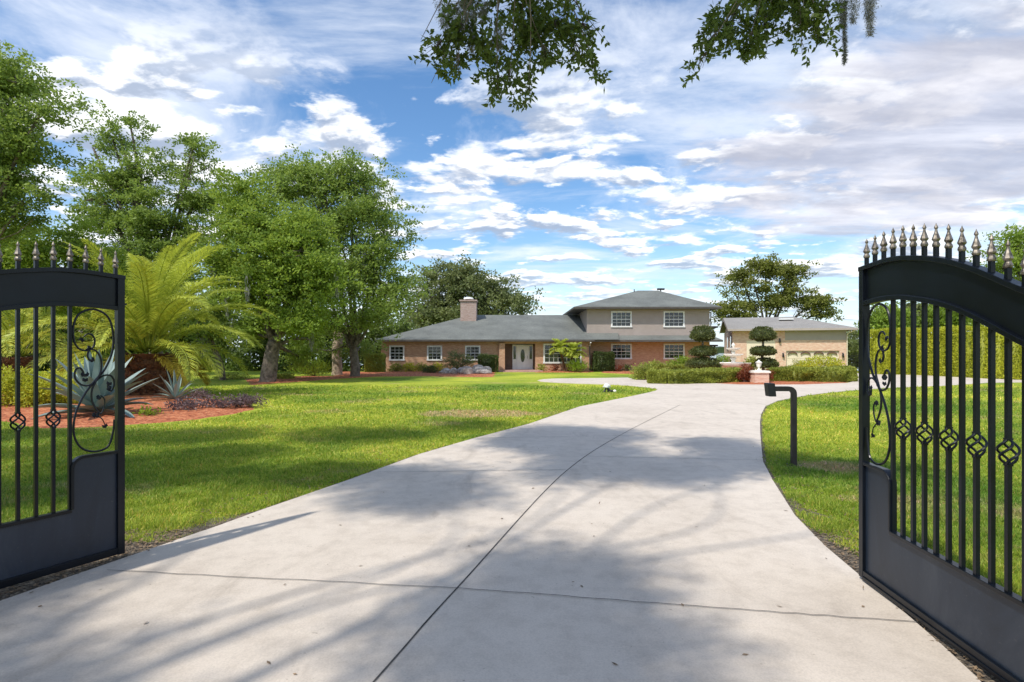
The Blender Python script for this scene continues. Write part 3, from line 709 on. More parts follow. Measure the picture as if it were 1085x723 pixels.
LEAFLETS = [(112, 190, -.9), (162, 286, .5), (108, 352, 2.0), (132, 352, 1.0), (120, 375, 1.6), (226, 395, 1.8), (238, 412, .6), (172, 450, 2.4), (185, 520, .2), (150, 520, 2.8), (213, 578, 1.2), (146, 236, .4)]
def gate(name, label, loc, direction, face, basket_list):
    """u runs from the free end (0) to the hinge (2.8)"""
    t = thing(name, label, 'gate', (*loc, 0), math.atan2(direction[1], direction[0]), 'open driveway gates')
    W = 2.8; T2 = .025; BT = .27
    mb = MB()
    mb.box(0, .05, -T2, T2, .045, prof(.02) - .002)                 # free stile
    mb.box(W - .05, W, -T2, T2, .045, prof(W) - .002)
    rail(mb, prof, -.004, W + .004, .03, -T2 - .003, T2 + .003)
    rail(mb, lambda u: prof(u) - BT + .03, .049, W - .049, .03, -T2 + .002, T2 - .002)
    mb.box(.05, W - .05, -T2 + .002, T2 - .002, .048, .098)          # bottom rail
    mb.box(.05, W - .05, -T2 - .006, -T2 + .002, .040, .062)
    mb.box(.352, W - .05, -T2 + .001, T2 - .001, .442, .466)         # rail above the kick plate
    # rounded shoulder of the raised plate
    arc = [(.05, .84)] + [(.268 + .09 * math.sin(a), .75 + .09 * math.cos(a)) for a in [PI / 2 * i / 7 for i in range(8)]] + [(.358, .466)]
    vs = []
    for i, (u, z) in enumerate(arc):
        if i == 0: nx_, nz2 = 0, 1
        elif i == len(arc) - 1: nx_, nz2 = 1, 0
        else: a = PI / 2 * (i - 1) / 7; nx_, nz2 = math.sin(a), math.cos(a)
        for y in (-T2 + .0015, T2 - .0015): vs += [(u, y, z), (u - nx_ * .02, y, z - nz2 * .02)]
    fs = []
    for i in range(len(arc) - 1):
        o, q = i * 4, (i + 1) * 4; fs += [(o, o + 2, q + 2, q), (o + 1, q + 1, q + 3, o + 3), (o, q, q + 1, o + 1), (o + 2, o + 3, q + 3, q + 2)]
    mb.add(vs, fs)
    fr = mb.build('frame', M['gate'], t)
    bv = fr.modifiers.new('edge', 'BEVEL'); bv.width = .0025; bv.segments = 2; bv.limit_method = 'ANGLE'
    # plates
    mb = MB(); us = [.05 + (W - .1) * i / 50 for i in range(51)]
    poly = [(u, prof(u) - .029) for u in us] + [(u, prof(u) - BT + .029) for u in reversed(us)]
    mb.prism(poly, -.004, .004, 'y'); mb.build('top_panel', M['gate'], t)
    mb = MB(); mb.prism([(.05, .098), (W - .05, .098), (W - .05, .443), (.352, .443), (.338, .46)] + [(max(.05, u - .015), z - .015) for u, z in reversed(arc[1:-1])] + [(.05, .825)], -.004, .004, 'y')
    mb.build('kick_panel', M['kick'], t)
    k = 0; u = .357
    while u < W - .08:
        mb = MB(); zt = prof(u) - BT + .004; hb = .0105
        if k % 2 == 1:
            zc = 1.125; mb.box(u - hb, u + hb, -hb, hb, .464, zc - .062); mb.box(u - hb, u + hb, -hb, hb, zc + .062, zt)
        else: mb.box(u - hb, u + hb, -hb, hb, .464, zt)
        b = mb.build('bar', M['gate'], t)
        if k % 2 == 1:
            mb = MB()
            for q in range(4):
                pts = []
                for i in range(15):
                    f = i / 14; a = q * PI / 2 + .4 + f * PI * 1.05; r = .006 + .036 * math.sin(PI * f) ** .85
                    pts.append((u + r * math.cos(a), r * math.sin(a), zc - .06 + .12 * f))
                mb.tube(pts, .0062, 6)
            for zz in (zc - .066, zc + .058): mb.box(u - .0135, u + .0135, -.0135, .0135, zz, zz + .008)
            mb.build('basket_twist', M['gate'], b, smooth=False)
        k += 1; u += .1003
    u = .055; ki = 0
    while u < W:
        z0 = prof(u) - .004; mb = MB(); mb.box(u - .0105, u + .0105, -.0105, .0105, z0, z0 + .056)
        s_ = mb.build('finial', M['gate'], t)
        mb = MB(); mb.lathe([(.013, .054), (.018, .058), (.020, .066), (.018, .075), (.0135, .082), (.0135, .088), (.019, .094), (.0215, .100), (.0165, .115), (.0085, .140), (.0062, .152), (.0062, .156), (.0105, .163), (.009, .169), (.003, .182), (.0008, .190)], (u, 0, z0), 8)
        mb.build('spear_tip', M['tip'], s_)
        u += .1003; ki += 1
    mb = MB()
    def mp(x, y): return (.05 + .012 + (1 - (x - 72) / 183.) * .270, 0, 1.915 - (y - 62) / 616. * 1.068)
    for j, (pts, r) in enumerate(SCROLL):
        P = catmull([(*mp(x, y)[:1], mp(x, y)[2]) for x, y in pts], 6)
        off = .004 * (j % 3 - 1); P = [(a, off, b) for a, b in P]
        rr = [r * (1 if i < len(P) - 8 else .55 + .45 * (len(P) - i) / 8) for i in range(len(P))]
        mb.tube(P, rr, 7)
    for x, y, a in LEAFLETS:
        p = mp(x, y)
        for da in (-.45, .5):
            e = a + da; L_ = .036; w_ = .013
            tip = (p[0] + math.cos(e) * L_, 0, p[2] + math.sin(e) * L_); m_ = (p[0] + math.cos(e) * L_ * .5, p[2] + math.sin(e) * L_ * .5)
            nx_, nz2 = -math.sin(e) * w_, math.cos(e) * w_
            mb.add([p, (m_[0] + nx_, .004, m_[1] + nz2), tip, (m_[0] - nx_, .004, m_[1] - nz2), (m_[0], -.009, m_[1]), (m_[0], .010, m_[1])],
                   [(0, 1, 4), (1, 2, 4), (2, 3, 4), (3, 0, 4), (1, 0, 5), (2, 1, 5), (3, 2, 5), (0, 3, 5)])
    mb.build('scroll', M['gate'], t, smooth=False)
    mb = MB()
    for i, z in enumerate((.35, 1.35)): mb.lathe([(.018, 0), (.018, .12)], (W + .018, 0, z), 10)
    mb.box(W + .036, W + .136, -.05, .05, -.05, 1.72); mb.lathe([(.075, 1.72), (.075, 1.735), (.03, 1.76), (.035, 1.79), (.01, 1.82)], (W + .086, 0, 0), 4)
    mb.build('hinge_post', M['gate'], t)
    mb = MB(); mb.box(-.022, -.001, -.008, .008, prof(0) - BT + .045, prof(0) - BT + .058)
    mb.build('drop_bolt', M['gate'], t)
    return t
gate('iron_gate', 'black iron driveway gate leaf opened against the palm and agave bed', (-3.0, 4.37), (-.466, -.885), 1, None)
gate('iron_gate', 'black iron driveway gate leaf opened beside the keypad post lawn, tall clipped hedge behind it', (2.425, 3.92), (-.072, -.9974), 1, None)

# ------------------------------------------------------------------ keypad post
t = thing('keypad_post', 'dark gooseneck keypad post standing in the lawn edge of the drive', 'keypad post', (3.945, 7.93, 0))
mb = MB(); r_ = .047
pth = [(0, 0, -.05), (0, 0, .5), (0, 0, 1.0)] + [(-.07 + .07 * math.cos(a), 0, 1.0 + .07 * math.sin(a)) for a in [PI / 2 * i / 6 for i in range(1, 7)]] + [(-.28, 0, 1.07)]
mb.tube(pth, r_, 4); o = mb.build('bent_post', M['post'], t); bv = o.modifiers.new('e', 'BEVEL'); bv.width = .006; bv.segments = 2; bv.limit_method = 'ANGLE'
mb = MB(); mb.add([(x * 1 + (z - 1.05) * -.12 - .33, y, z) for x in (-.05, .05) for y in (-.07, .07) for z in (.965, 1.15)], [(0, 1, 3, 2), (4, 6, 7, 5), (0, 4, 5, 1), (2, 3, 7, 6), (0, 2, 6, 4), (1, 5, 7, 3)])
o = mb.build('keypad_box', M['dark'], t); bv = o.modifiers.new('e', 'BEVEL'); bv.width = .01; bv.segments = 2
mb = MB(); mb.box(-.08, .08, -.08, .08, -.05, .012); mb.build('base_plate', M['post'], t)

# ------------------------------------------------------------------ building pieces
def wall_open(mb, x0, x1, z0, z1, y0, y1, ops):
    """wall slab between y0 (front) and y1 with rectangular openings [(xa, xb, za, zb)]"""
    cx = sorted(set([x0, x1] + [o[0] for o in ops] + [o[1] for o in ops])); cz = sorted(set([z0, z1] + [o[2] for o in ops] + [o[3] for o in ops]))
    def solid(i, j):
        if i < 0 or j < 0 or i >= len(cx) - 1 or j >= len(cz) - 1: return False
        xm, zm = (cx[i] + cx[i + 1]) / 2, (cz[j] + cz[j + 1]) / 2
        return not any(o[0] < xm < o[1] and o[2] < zm < o[3] for o in ops)
    for i in range(len(cx) - 1):
        for j in range(len(cz) - 1):
            if not solid(i, j): continue
            a, b, c, d = cx[i], cx[i + 1], cz[j], cz[j + 1]
            mb.add([(a, y0, c), (b, y0, c), (b, y0, d), (a, y0, d)], [(0, 1, 2, 3)]); mb.add([(a, y1, c), (b, y1, c), (b, y1, d), (a, y1, d)], [(3, 2, 1, 0)])
            if not solid(i - 1, j): mb.add([(a, y0, c), (a, y0, d), (a, y1, d), (a, y1, c)], [(0, 1, 2, 3)])
            if not solid(i + 1, j): mb.add([(b, y0, c), (b, y1, c), (b, y1, d), (b, y0, d)], [(0, 1, 2, 3)])
            if not solid(i, j - 1): mb.add([(a, y0, c), (a, y1, c), (b, y1, c), (b, y0, c)], [(0, 1, 2, 3)])
            if not solid(i, j + 1): mb.add([(a, y0, d), (b, y0, d), (b, y1, d), (a, y1, d)], [(0, 1, 2, 3)])
def window(parent, x0, x1, z0, z1, y, cols=3, rows=4, fw=.11, mullions=()):
    mb = MB(); a, b, c, d = x0 + fw, x1 - fw, z0 + fw, z1 - fw
    yf, yb = y - .045, y + .06
    mb.box(x0, x1, yf, yb, d, z1); mb.box(x0 - .03, x1 + .03, yf - .03, yb, z0, c); mb.box(x0, a, yf, yb, c, d); mb.box(b, x1, yf, yb, c, d)
    zm = (c + d) / 2; mb.box(a, b, y + .01, y + .055, zm - .025, zm + .025)
    for m_ in mullions: mb.box(m_ - .05, m_ + .05, y - .01, y + .058, c, d)
    for i in range(1, cols): x = a + (b - a) * i / cols; mb.box(x - .012, x + .012, y + .03, y + .05, c, d)
    for j in range(1, rows):
        if abs(j / rows - .5) < .01: continue
        z = c + (d - c) * j / rows; mb.box(a, b, y + .032, y + .048, z - .012, z + .012)
    w = mb.build('window', M['white'], parent)
    mb = MB(); mb.box(a, b, y + .062, y + .07, c, d); mb.build('pane', M['glass'], w)
    # pale blinds half drawn behind the glass are not visible: rooms are dark
    return w
def hip(mb, x0, x1, y0, y1, ze, zr, r0, r1, yr, th=.16):
    """hip roof: eave rectangle, ridge from (r0,yr) to (r1,yr); fascia thickness th"""
    v = [(x0, y0, ze), (x1, y0, ze), (x1, y1, ze), (x0, y1, ze), (r0, yr, zr), (r1, yr, zr)]
    mb.add(v, [(0, 1, 5, 4), (1, 2, 5), (2, 3, 4, 5), (3, 0, 4)])
def fascia(mb, x0, x1, y0, y1, ze, th=.15):
    mb.box(x0 + .004, x1 - .004, y0 + .004, y1 - .004, ze - th, ze - .004)

house = thing('house', 'brick and taupe stucco house with grey hipped roofs and a two storey wing', 'house', (0, 44, 0))
HY = 44
def hx(px, Y): return XW(px, Y)
# everything local to (0,44,0)
def HX(px, Y=44): return XW(px, Y)
xl, xr = HX(404), HX(625.5)
wins = [(HX(412.5), HX(428.5)), (HX(452.5), HX(468.5)), (HX(492.8), HX(509))]
wz = (ZW(382.3, 44), ZW(366.3, 44)); bw = (HX(575.7), HX(616.3)); bz = (ZW(385.3, 44), ZW(364.3, 44))
rec = (HX(534.8), HX(567.2))
ops = [(a + .05, b - .05, wz[0] + .05, wz[1] - .05) for a, b in wins] + [(bw[0] + .05, bw[1] - .05, bz[0] + .05, bz[1] - .05), (rec[0], rec[1], -.3, 2.16)]
mb = MB(); wall_open(mb, xl, xr, -.3, 2.36, 0, .22, ops)
mb.box(xl, xl + .22, .22, 12, -.3, 2.36); mb.box(xr - .22, xr, .22, 12, -.3, 2.36); mb.box(xl + .22, xr - .22, 11.78, 12, -.3, 2.36)
mb.box(rec[0] - .12, rec[0], .22, 1.3, -.3, 2.36); mb.box(rec[1], rec[1] + .12, .22, 1.3, -.3, 2.36)
mb.build('brick_wall', M['brick'], house)
mb = MB(); mb.box(HX(529), HX(535), -.32, -.003, 0, 2.2); mb.build('porch_pier', M['brick'], house)
for i, (a, b) in enumerate(wins): window(house, a, b, wz[0], wz[1], 0, 3, 4)
window(house, bw[0], bw[1], bz[0], bz[1], 0, 8, 4, .12, mullions=((bw[0] + bw[1]) / 2,))
# entrance: door leaf with oval light between two side lights
d0, d1 = XW(543, 45.2), XW(564.6, 45.2)
mb = MB(); mb.box(rec[0], rec[1], 1.2, 1.3, -.3, 2.36); mb.build('porch_back_wall', M['woodtrim'], house)
mb = MB(); mb.box(d0, d1, 1.14, 1.197, .12, 2.10); e = mb.build('door_frame', M['white'], house)
dm = (d0 + d1) / 2
for a, b in ((d0 + .07, d0 + .27), (d1 - .27, d1 - .07)):
    mb = MB(); mb.box(a, b, 1.125, 1.139, .95, 1.98); mb.build('side_light', M['glass'], e)
dr = MB(); dr.box(dm - .46, dm + .46, 1.085, 1.137, .14, 2.06); door = dr.build('front_door', M['white'], house)
ov = MB(); ov.prism([(dm + .17 * math.cos(a), 1.22 + .52 * math.sin(a)) for a in [2 * PI * i / 24 for i in range(24)]], 1.068, 1.083, 'y'); ov.build('oval_light', M['glass'], door)
hd = MB(); hd.tube([(dm + .38, 1.07, 1.0), (dm + .38, 1.03, 1.0), (dm + .38, 1.03, 1.22), (dm + .38, 1.07, 1.22)], .012, 6); hd.build('handle', M['dark'], door)
mb = MB(); mb.box(HX(527, 43.3), HX(575, 43.3), -1.1, 1.18, -.1, .12); mb.box(HX(533, 43), HX(570, 43), -1.5, -1.103, -.1, .05)
mb.build('porch_step', M['paver'], house)
# wing roof
mb = MB(); ey = -.65
hip(mb, xl - .35, 8.2, ey, 12.9, 2.47, 4.79, HX(499, 50.3), 9.2, 6.3)
rf = mb.build('roof', M['roof'], house)
mb = MB(); fascia(mb, xl - .35, 6.35, ey, 12.9, 2.468, .14); mb.build('fascia', M['fascia'], house)
mb = MB(); mb.box(XW(488.5, 49), XW(505, 49), 4.4, 5.7, 3.2, 5.85); mb.box(XW(488, 49) - .04, XW(505, 49) + .08, 4.3, 5.8, 5.853, 5.97)
ch = mb.build('chimney', M['chim'], rf)
mb = MB(); cm = XW(496.5, 49); mb.lathe([(.42, 0), (.46, .04), (.36, .16), (.1, .22)], (cm, 5.05, 6.05), 12); 
for q in range(4): mb.box(cm + (.3 if q & 1 else -.33), cm + (.33 if q & 1 else -.3), 5.05 + (.25 if q & 2 else -.28), 5.05 + (.28 if q & 2 else -.25), 5.96, 6.07)
mb.build('chimney_cap', M['white'], ch)
# gutter spout at the wing corner
mb = MB(); mb.tube([(xr - .06, -.62, 2.25), (xr - .06, -.3, 2.15), (xr - .06, -.07, 2.0)], .05, 8); mb.build('downspout', M['white'], house)
mb = MB(); mb.tube([(xr - .06, -.07, 2.0), (xr - .06, -.06, .1)], .045, 8); mb.build('downspout', M['fascia'], house)
# two storey wing, front wall one metre behind
ux0, ux1 = XW(622, 45), XW(752, 45); Y2 = 1.0
lw = [(XW(647.5, 45), XW(669.3, 45)), (XW(703, 45), XW(725.3, 45))]; lz = (ZW(380.8, 45), ZW(364.3, 45)); uz = (ZW(347, 45), ZW(329.9, 45))
op2 = [(a + .05, b - .05, lz[0] + .05, lz[1] - .05) for a, b in lw]
mb = MB(); wall_open(mb, xr + .002, ux1, -.3, 2.55, Y2, Y2 + .22, op2); mb.box(ux1 - .22, ux1, Y2 + .22, Y2 + 10, -.3, 2.55); mb.build('brick_wall', M['brick'], house)
op3 = [(a + .05, b - .05, uz[0] + .05, uz[1] - .05) for a, b in lw]
mb = MB(); wall_open(mb, ux0, ux1, 2.552, 4.95, Y2 + .01, Y2 + .22, op3); mb.box(ux0, ux0 + .22, Y2 + .22, Y2 + 10, 2.552, 4.95); mb.box(ux1 - .22, ux1, Y2 + .22, Y2 + 10, 2.552, 4.95); mb.box(ux0 + .22, ux1 - .22, Y2 + 9.78, Y2 + 10, -.3, 4.95)
mb.build('stucco_wall', M['stucco'], house)
for a, b in lw: window(house, a, b, lz[0], lz[1], Y2, 4, 4)
for a, b in lw: window(house, a, b, uz[0], uz[1], Y2 + .01, 4, 4)
mb = MB()     # skirt roof between the storeys
mb.add([(6.2, -.45, 2.32), (ux1 + .5, -.45, 2.32), (ux1 + .5, Y2 + .012, 2.32), (6.2, Y2 + .012, 2.32), (6.2, -.45, 2.45), (ux1 + .5, -.45, 2.45), (ux1 + .1, Y2 - .004, 2.84), (6.2, Y2 - .004, 2.84)],
       [(0, 1, 2, 3), (0, 4, 5, 1), (4, 7, 6, 5), (1, 5, 6, 2), (0, 3, 7, 4)])
mb.build('skirt_roof', M['roof'], house)
mb = MB(); mb.box(6.2, ux1 + .51, -.475, -.453, 2.30, 2.45); mb.build('fascia', M['fascia'], house)
mb = MB(); ex0, ex1 = XW(608, 44.35), XW(765.3, 44.35); hip(mb, ex0, ex1, .35, 11.6, 5.06, 6.93, XW(676, 50), XW(697, 50), 6.0); ur = mb.build('upper_roof', M['roof'], house)
mb = MB(); fascia(mb, ex0, ex1, .35, 11.6, 5.058, .14); mb.build('fascia', M['fascia'], house)
mb = MB(); cx_ = XW(700, 50); mb.tube([(cx_, 6, 6.6), (cx_, 6, 7.08)], .05, 8); mb.box(cx_ - .3, cx_ + .32, 5.85, 6.15, 6.98, 7.12); mb.build('roof_vent', M['dark'], ur)
mb = MB(); cx_ = XW(672, 49.4); mb.tube([(cx_, 5.4, 6.5), (cx_, 5.4, 6.98)], .04, 8); mb.build('vent_pipe', M['dark'], ur)
# open side balconies with sloped braces on the lake side
for z in (3.62, 2.0):
    mb = MB(); mb.box(ux1 + .005, ux1 + 2.3, 5.5, 9.5, z, z + .13); mb.add([(ux1 + .004, 5.6, z + .15), (ux1 + 2.4, 5.4, z + .14), (ux1 + 2.4, 9.6, z + .14), (ux1 + .004, 9.4, z + .5)], [(0, 1, 2, 3)])
    mb.tube([(ux1, 5.6, z - .9), (ux1 + 2.1, 5.6, z)], .05, 6); mb.build('side_canopy', M['fascia'], house)
mb = MB(); mb.tube([(ux1 + .06, Y2 - .06, 4.7), (ux1 + .06, Y2 - .06, 2.9)], .04, 8); mb.build('downspout', M['fascia'], house)

# ------------------------------------------------------------------ garage, turned a little
GA = -math.radians(17)
gar = thing('garage', 'separate beige garage with brick front and cream panelled door', 'garage', (17.9, 46, -.5), GA)
W8 = 8.2; dz = .5; gw = [(3.98, 7.72, -.2, 2.12)]
mb = MB(); wall_open(mb, 0, W8, -.2, 2.95, 0, .22, gw + [(1.07, 3.2, 0, 2.949)]); mb.box(.0, 3.9, .0, .22, 2.953, 3.72); mb.box(0, .22, .22, 10, -.2, 3.72); mb.box(W8 - .22, W8, .22, 10, -.2, 3.72); mb.box(.22, W8 - .22, 9.78, 10, -.2, 3.72)
mb.build('brick_wall', M['brick2'], gar)
mb = MB(); mb.box(1.07, 3.2, .03, .2, -.2, 2.948); mb.build('stucco_panel', M['cream'], gar)
mb = MB(); mb.box(3.903, W8, -.02, .2, 2.953, 3.74); mb.build('stucco_wall', M['stucco2'], gar)
mb = MB()
for k in range(4):
    for j in range(4): mb.box(4.0 + .93 * k, 4.0 + .93 * k + .92, .135, .15, -.1 + .54 * j, -.1 + .54 * j + .51)
mb.box(3.98, 7.72, .152, .2, -.1, 2.12); dg = mb.build('garage_door', M['cream'], gar)
mb = MB()
for k in range(4):
    c_ = 4.45 + .93 * k; pl = [(c_ + .36 * math.cos(a), 1.80 + .26 * math.sin(a)) for a in [PI * i / 10 for i in range(11)]] + [(c_ + .30 * math.cos(a), 1.80 + .12 * math.sin(a)) for a in [PI * (10 - i) / 10 for i in range(11)]]
    mb.prism(pl, .03, .098, 'y')
mb.build('arched_trim', M['woodtrim'], dg)
mb = MB(); mb.add([(-.02, 2.3, 3.72), (-.02, 10.2, 3.72), (-.02, 6.2, 5.0)], [(0, 1, 2)])
rz = 5.06; ev = 3.86; rx1 = 5.3; mb = MB()
mb.add([(-.4, -.6, ev), (W8 + .6, -.6, ev), (W8 + .6, 10.6, ev), (-.4, 10.6, ev), (-.4, 5, rz), (rx1, 5, rz)], [(0, 1, 5, 4), (1, 2, 5), (2, 3, 4, 5)])
rg = mb.build('roof', M['roof2'], gar)
mb = MB(); mb.prism([(0, 3.72), (9.999, 3.72), (5, 4.9)], 0, .2)
g = MB(); g.v = [(z, x, y) for x, y, z in mb.v]; g.f = mb.f; g.mi = mb.mi; g.build('gable_wall', M['brick2'], gar)
mb = MB(); mb.box(-.4, W8 + .6, -.63, -.602, 3.70, 3.86); mb.box(W8 + .602, W8 + .63, -.6, 10.6, 3.70, 3.86); mb.box(-.398, W8 + .6, -.6, -.01, 3.70, 3.72)
mb.add([(-.42, -.6, 3.86), (-.42, 5, 5.06), (-.42, 5, 4.88), (-.42, -.6, 3.68)], [(0, 1, 2, 3)]); mb.add([(-.42, 10.6, 3.86), (-.42, 5, 5.06), (-.42, 5, 4.88), (-.42, 10.6, 3.68)], [(0, 1, 2, 3)])
mb.build('fascia', M['stucco2'], gar)
mb = MB(); mb.box(3.9, 5.0, 2.9, 3.9, 4.72, 4.84); mb.build('skylight', M['white'], rg)
for (y0, y1) in ((.7, 1.9), (4.2, 5.6)):
    mb = MB(); mb.box(-.03, -.003, y0, y1, 2.1, 3.4); wv = mb.build('side_window', M['woodtrim'], gar); mb = MB(); mb.box(-.045, -.032, y0 + .1, y1 - .1, 2.2, 3.3); mb.build('pane', M['glass'], wv)
for (u, z) in ((3.5, 2.9), (3.75, 1.75), (7.95, 1.75)):
    mb = MB(); mb.box(u - .05, u + .05, -.10, -.023, z + .1, z + .2); mb.lathe([(.05, -.16), (.09, -.1), (.07, .1), (.02, .2)], (u, -.13, z), 6); mb.build('wall_lamp', M['dark'], gar)
mb = MB(); mb.tube([(W8 + .5, -.5, 3.7), (W8 + .1, -.1, 3.45), (W8 + .04, -.06, 3.3), (W8 + .04, -.06, 0)], .045, 6); mb.build('downspout', M['cream'], gar)

# ------------------------------------------------------------------ fountain, lantern pillar, ornament, rocks, fence
fx = XW(777, 36)
t = thing('tiered_fountain', 'cream stone tiered garden fountain with scalloped basin before the garage', 'fountain', (fx, 36, 0))
mb = MB(); mb.lathe([(.75, -.02), (.75, .12), (.6, .2), (.62, .42), (.70, .46)], (0, 0, 0), 24); mb.build('plinth', M['stone'], t)
mb = MB(); mb.lathe([(.5, .461), (.85, .52), (1.02, .70), (1.08, .84), (1.02, .86), (.93, .74), (.3, .70)], (0, 0, 0), 48, wob=lambda a, j: 1 + (.04 * math.cos(8 * a) if j in (2, 3, 4) else 0)); mb.build('basin', M['stone'], t)
mb = MB(); mb.lathe([(.22, .70), (.14, .85), (.12, 1.0), (.2, 1.12), (.13, 1.22)], (0, 0, 0), 16); mb.lathe([(.10, 1.30), (.09, 1.45), (.14, 1.52), (.08, 1.62)], (0, 0, 0), 14); mb.build('stem', M['stone'], t, smooth=True)
for (r, z) in ((.62, 1.24), (.44, 1.62)):
    mb = MB(); mb.lathe([(.1, 0), (r * .7, .04), (r, .14), (r * .97, .17), (r * .8, .10), (.1, .08)], (0, 0, z), 32, wob=lambda a, j: 1 + .03 * math.cos(8 * a)); mb.build('bowl', M['stone'], t)
mb = MB(); mb.lathe([(.06, 1.70), (.05, 1.85), (.11, 1.92), (.10, 2.0), (.02, 2.12)], (0, 0, 0), 12); mb.build('finial', M['stone'], t, smooth=True)

px_ = XW(804, 28)
t = thing('lantern_pillar', 'short square pale brick pillar carrying a white lantern at the island corner', 'pillar', (px_, 28, 0))
mb = MB(); mb.box(-.35, .35, -.35, .35, -.1, .52); mb.build('shaft', M['brick2'], t)
mb = MB(); mb.box(-.41, .41, -.41, .41, .522, .60); mb.box(-.37, .37, -.37, .37, .602, .63); mb.build('cap', M['stone'], t)
mb = MB(); mb.lathe([(.11, .632), (.10, .66), (.035, .70), (.03, .78), (.07, .82)], (0, 0, 0), 10); mb.lathe([(.15, 1.02), (.16, 1.035), (.06, 1.10), (.02, 1.16)], (0, 0, 0), 6)
for k in range(6): a = 2 * PI * (k + .5) / 6; mb.tube([(.08 * math.cos(a), .08 * math.sin(a), .82), (.135 * math.cos(a), .135 * math.sin(a), 1.02)], .010, 4)
ln_ = mb.build('lantern', M['stone'], t); mb = MB(); mb.lathe([(.068, .825), (.12, 1.015)], (0, 0, 0), 6); mb.build('lantern_glass', M['stone'], ln_)

ox, oy = G(643.5, 416)
t = thing('garden_ornament', 'small white topped dark ornament on the tip of lawn beside the drive', 'ornament', (ox, oy, 0)); t.scale = (.85, .85, .8)
mb = MB(); mb.lathe([(.15, .22), (.16, .28), (.13, .36), (.06, .42), (.01, .44)], (-.04, 0, 0), 12, wob=lambda a, j: 1 + .35 * math.sin(3 * a + j)); mb.build('white_cap', M['white'], t, smooth=True)
mb = MB(); mb.tube([(-.16, 0, -.02), (-.1, 0, .12), (-.04, 0, .25)], [.06, .04, .05], 6); mb.tube([(.08, 0, -.02), (.06, 0, .12), (0, 0, .25)], [.09, .07, .05], 6); mb.lathe([(.09, .0), (.11, .07), (.04, .13)], (.17, .02, 0), 7); mb.build('dark_legs', M['dark'], t)
mb = MB(); mb.lathe([(.07, .0), (.09, .07), (.03, .13)], (.34, .04, 0), 7); mb.build('small_stone', M['stone'], t)

def rock(name, label, x, y, r, h, seed, group=None, mat='rock'):
    rng = random.Random(seed); mb = MB(); n = 10
    pr = [(r * .9, -.03), (r, h * .25), (r * .85, h * .65), (r * .45, h * .95), (r * .05, h)]
    mb.lathe(pr, (0, 0, 0), n, wob=lambda a, j: 1 + .28 * mnoise.noise(Vector((math.cos(a) * 1.3 + seed, math.sin(a) * 1.3, j * .6))))
    o = mb.build(name, M[mat], None); o.location = (x, y, .02); o.rotation_euler = (0, 0, rng.random() * 6); tag(o, label, 'rock', group)
rng_ = random.Random(4)
for i in range(13):
    rp = 470 + i * 3.9 + rng_.uniform(-1.5, 1.5); Yr = rng_.uniform(38.5, 41); big = 1.35 if 492 < rp < 516 else .9
    rock('rock', 'pale weathered boulder in the rock pile left of the porch step', XW(rp, Yr), Yr, rng_.uniform(.28, .45) * big, rng_.uniform(.22, .5) * big, i, 'boulders piled before the front windows')
t = thing('metal_fence', 'black metal railing fence between the garage and the tall hedge', 'fence', (XW(896, 44), 44, -.2))
mb = MB(); fw_ = 2.6
for i in range(19): x = i * fw_ / 18; mb.box(x - .012, x + .012, -.012, .012, -.1, 1.62)
mb.build('picket_row', M['dark'], t)
mb = MB(); mb.box(0, fw_, -.02, .02, 1.40, 1.44); mb.box(0, fw_, -.02, .02, .15, .19); mb.build('rail', M['dark'], t)
for i in (0, .5, 1):
    mb = MB(); mb.box(i * fw_ - .04, i * fw_ + .04, -.045, .045, -.15, 1.7); mb.build('fence_post', M['dark'], t)

# neighbour's roof beyond the yellow shrubs
t = thing('neighbour_house', 'distant low house with pinkish roof seen through the palm bed gate', 'house', (XW(58, 46), 46, 0))
mb = MB(); mb.box(-3, 3, 0, 5, -.1, 2.5); mb.build('wall', M['stucco2'], t)
mb = MB(); mb.add([(-3.4, -.5, 2.5), (3.4, -.5, 2.5), (3.4, 5.5, 2.5), (-3.4, 5.5, 2.5), (-1, 2.5, 4.4), (1, 2.5, 4.4)], [(0, 1, 5, 4), (1, 2, 5), (2, 3, 4, 5), (3, 0, 4)])
mb.build('roof', rough_noise('pink_grey_roof', (.38, .30, .28), (.48, .40, .37), 3, .9), t)

# ------------------------------------------------------------------ trees
tree('oak_tree', 'tall oak cut by the left photo edge, its dark crown high above the gate', 'tree', (-21.5, 22), [
    LB(12, 88, 34, 36, 22), LB(-30, 120, 60, 60, 22), LB(34, 148, 30, 30, 22), LB(0, 175, 50, 40, 22), LB(25, 215, 34, 16, 22), LB(-60, 60, 60, 60, 23), LB(-40, 230, 60, 30, 22), LB(45, 118, 28, 22, 21.5)],
    1700, 34, .125, .34, M['oak'], .3, .45, seed=2)
tree('oak_tree', 'bright low tree spreading behind the left gate finials', 'tree', (XW(30, 27), 27), [
    LB(25, 265, 50, 30, 27), LB(80, 262, 40, 30, 27), LB(-30, 270, 50, 40, 27), LB(110, 300, 36, 30, 28), LB(40, 310, 60, 30, 27)], 900, 30, .17, .42, M['oakb'], .2, .4, seed=3)
tree('oak_tree', 'oak with two pointed airy crowns rising above the large palm', 'tree', (XW(165, 36), 36), [
    LB(128, 148, 22, 24, 36), LB(135, 185, 42, 34, 36), LB(110, 215, 40, 30, 36), LB(150, 235, 60, 40, 36), LB(203, 172, 26, 26, 37), LB(208, 210, 30, 36, 37), LB(200, 255, 44, 40, 36), LB(100, 160, 14, 12, 36), LB(138, 132, 13, 16, 36), LB(205, 156, 15, 13, 37), LB(120, 150, 9, 12, 36), LB(155, 290, 70, 40, 36), LB(95, 185, 20, 20, 36)],
    2200, 28, .17, .40, M['oak'], .4, .35, seed=4, moss=8, nbr=90)
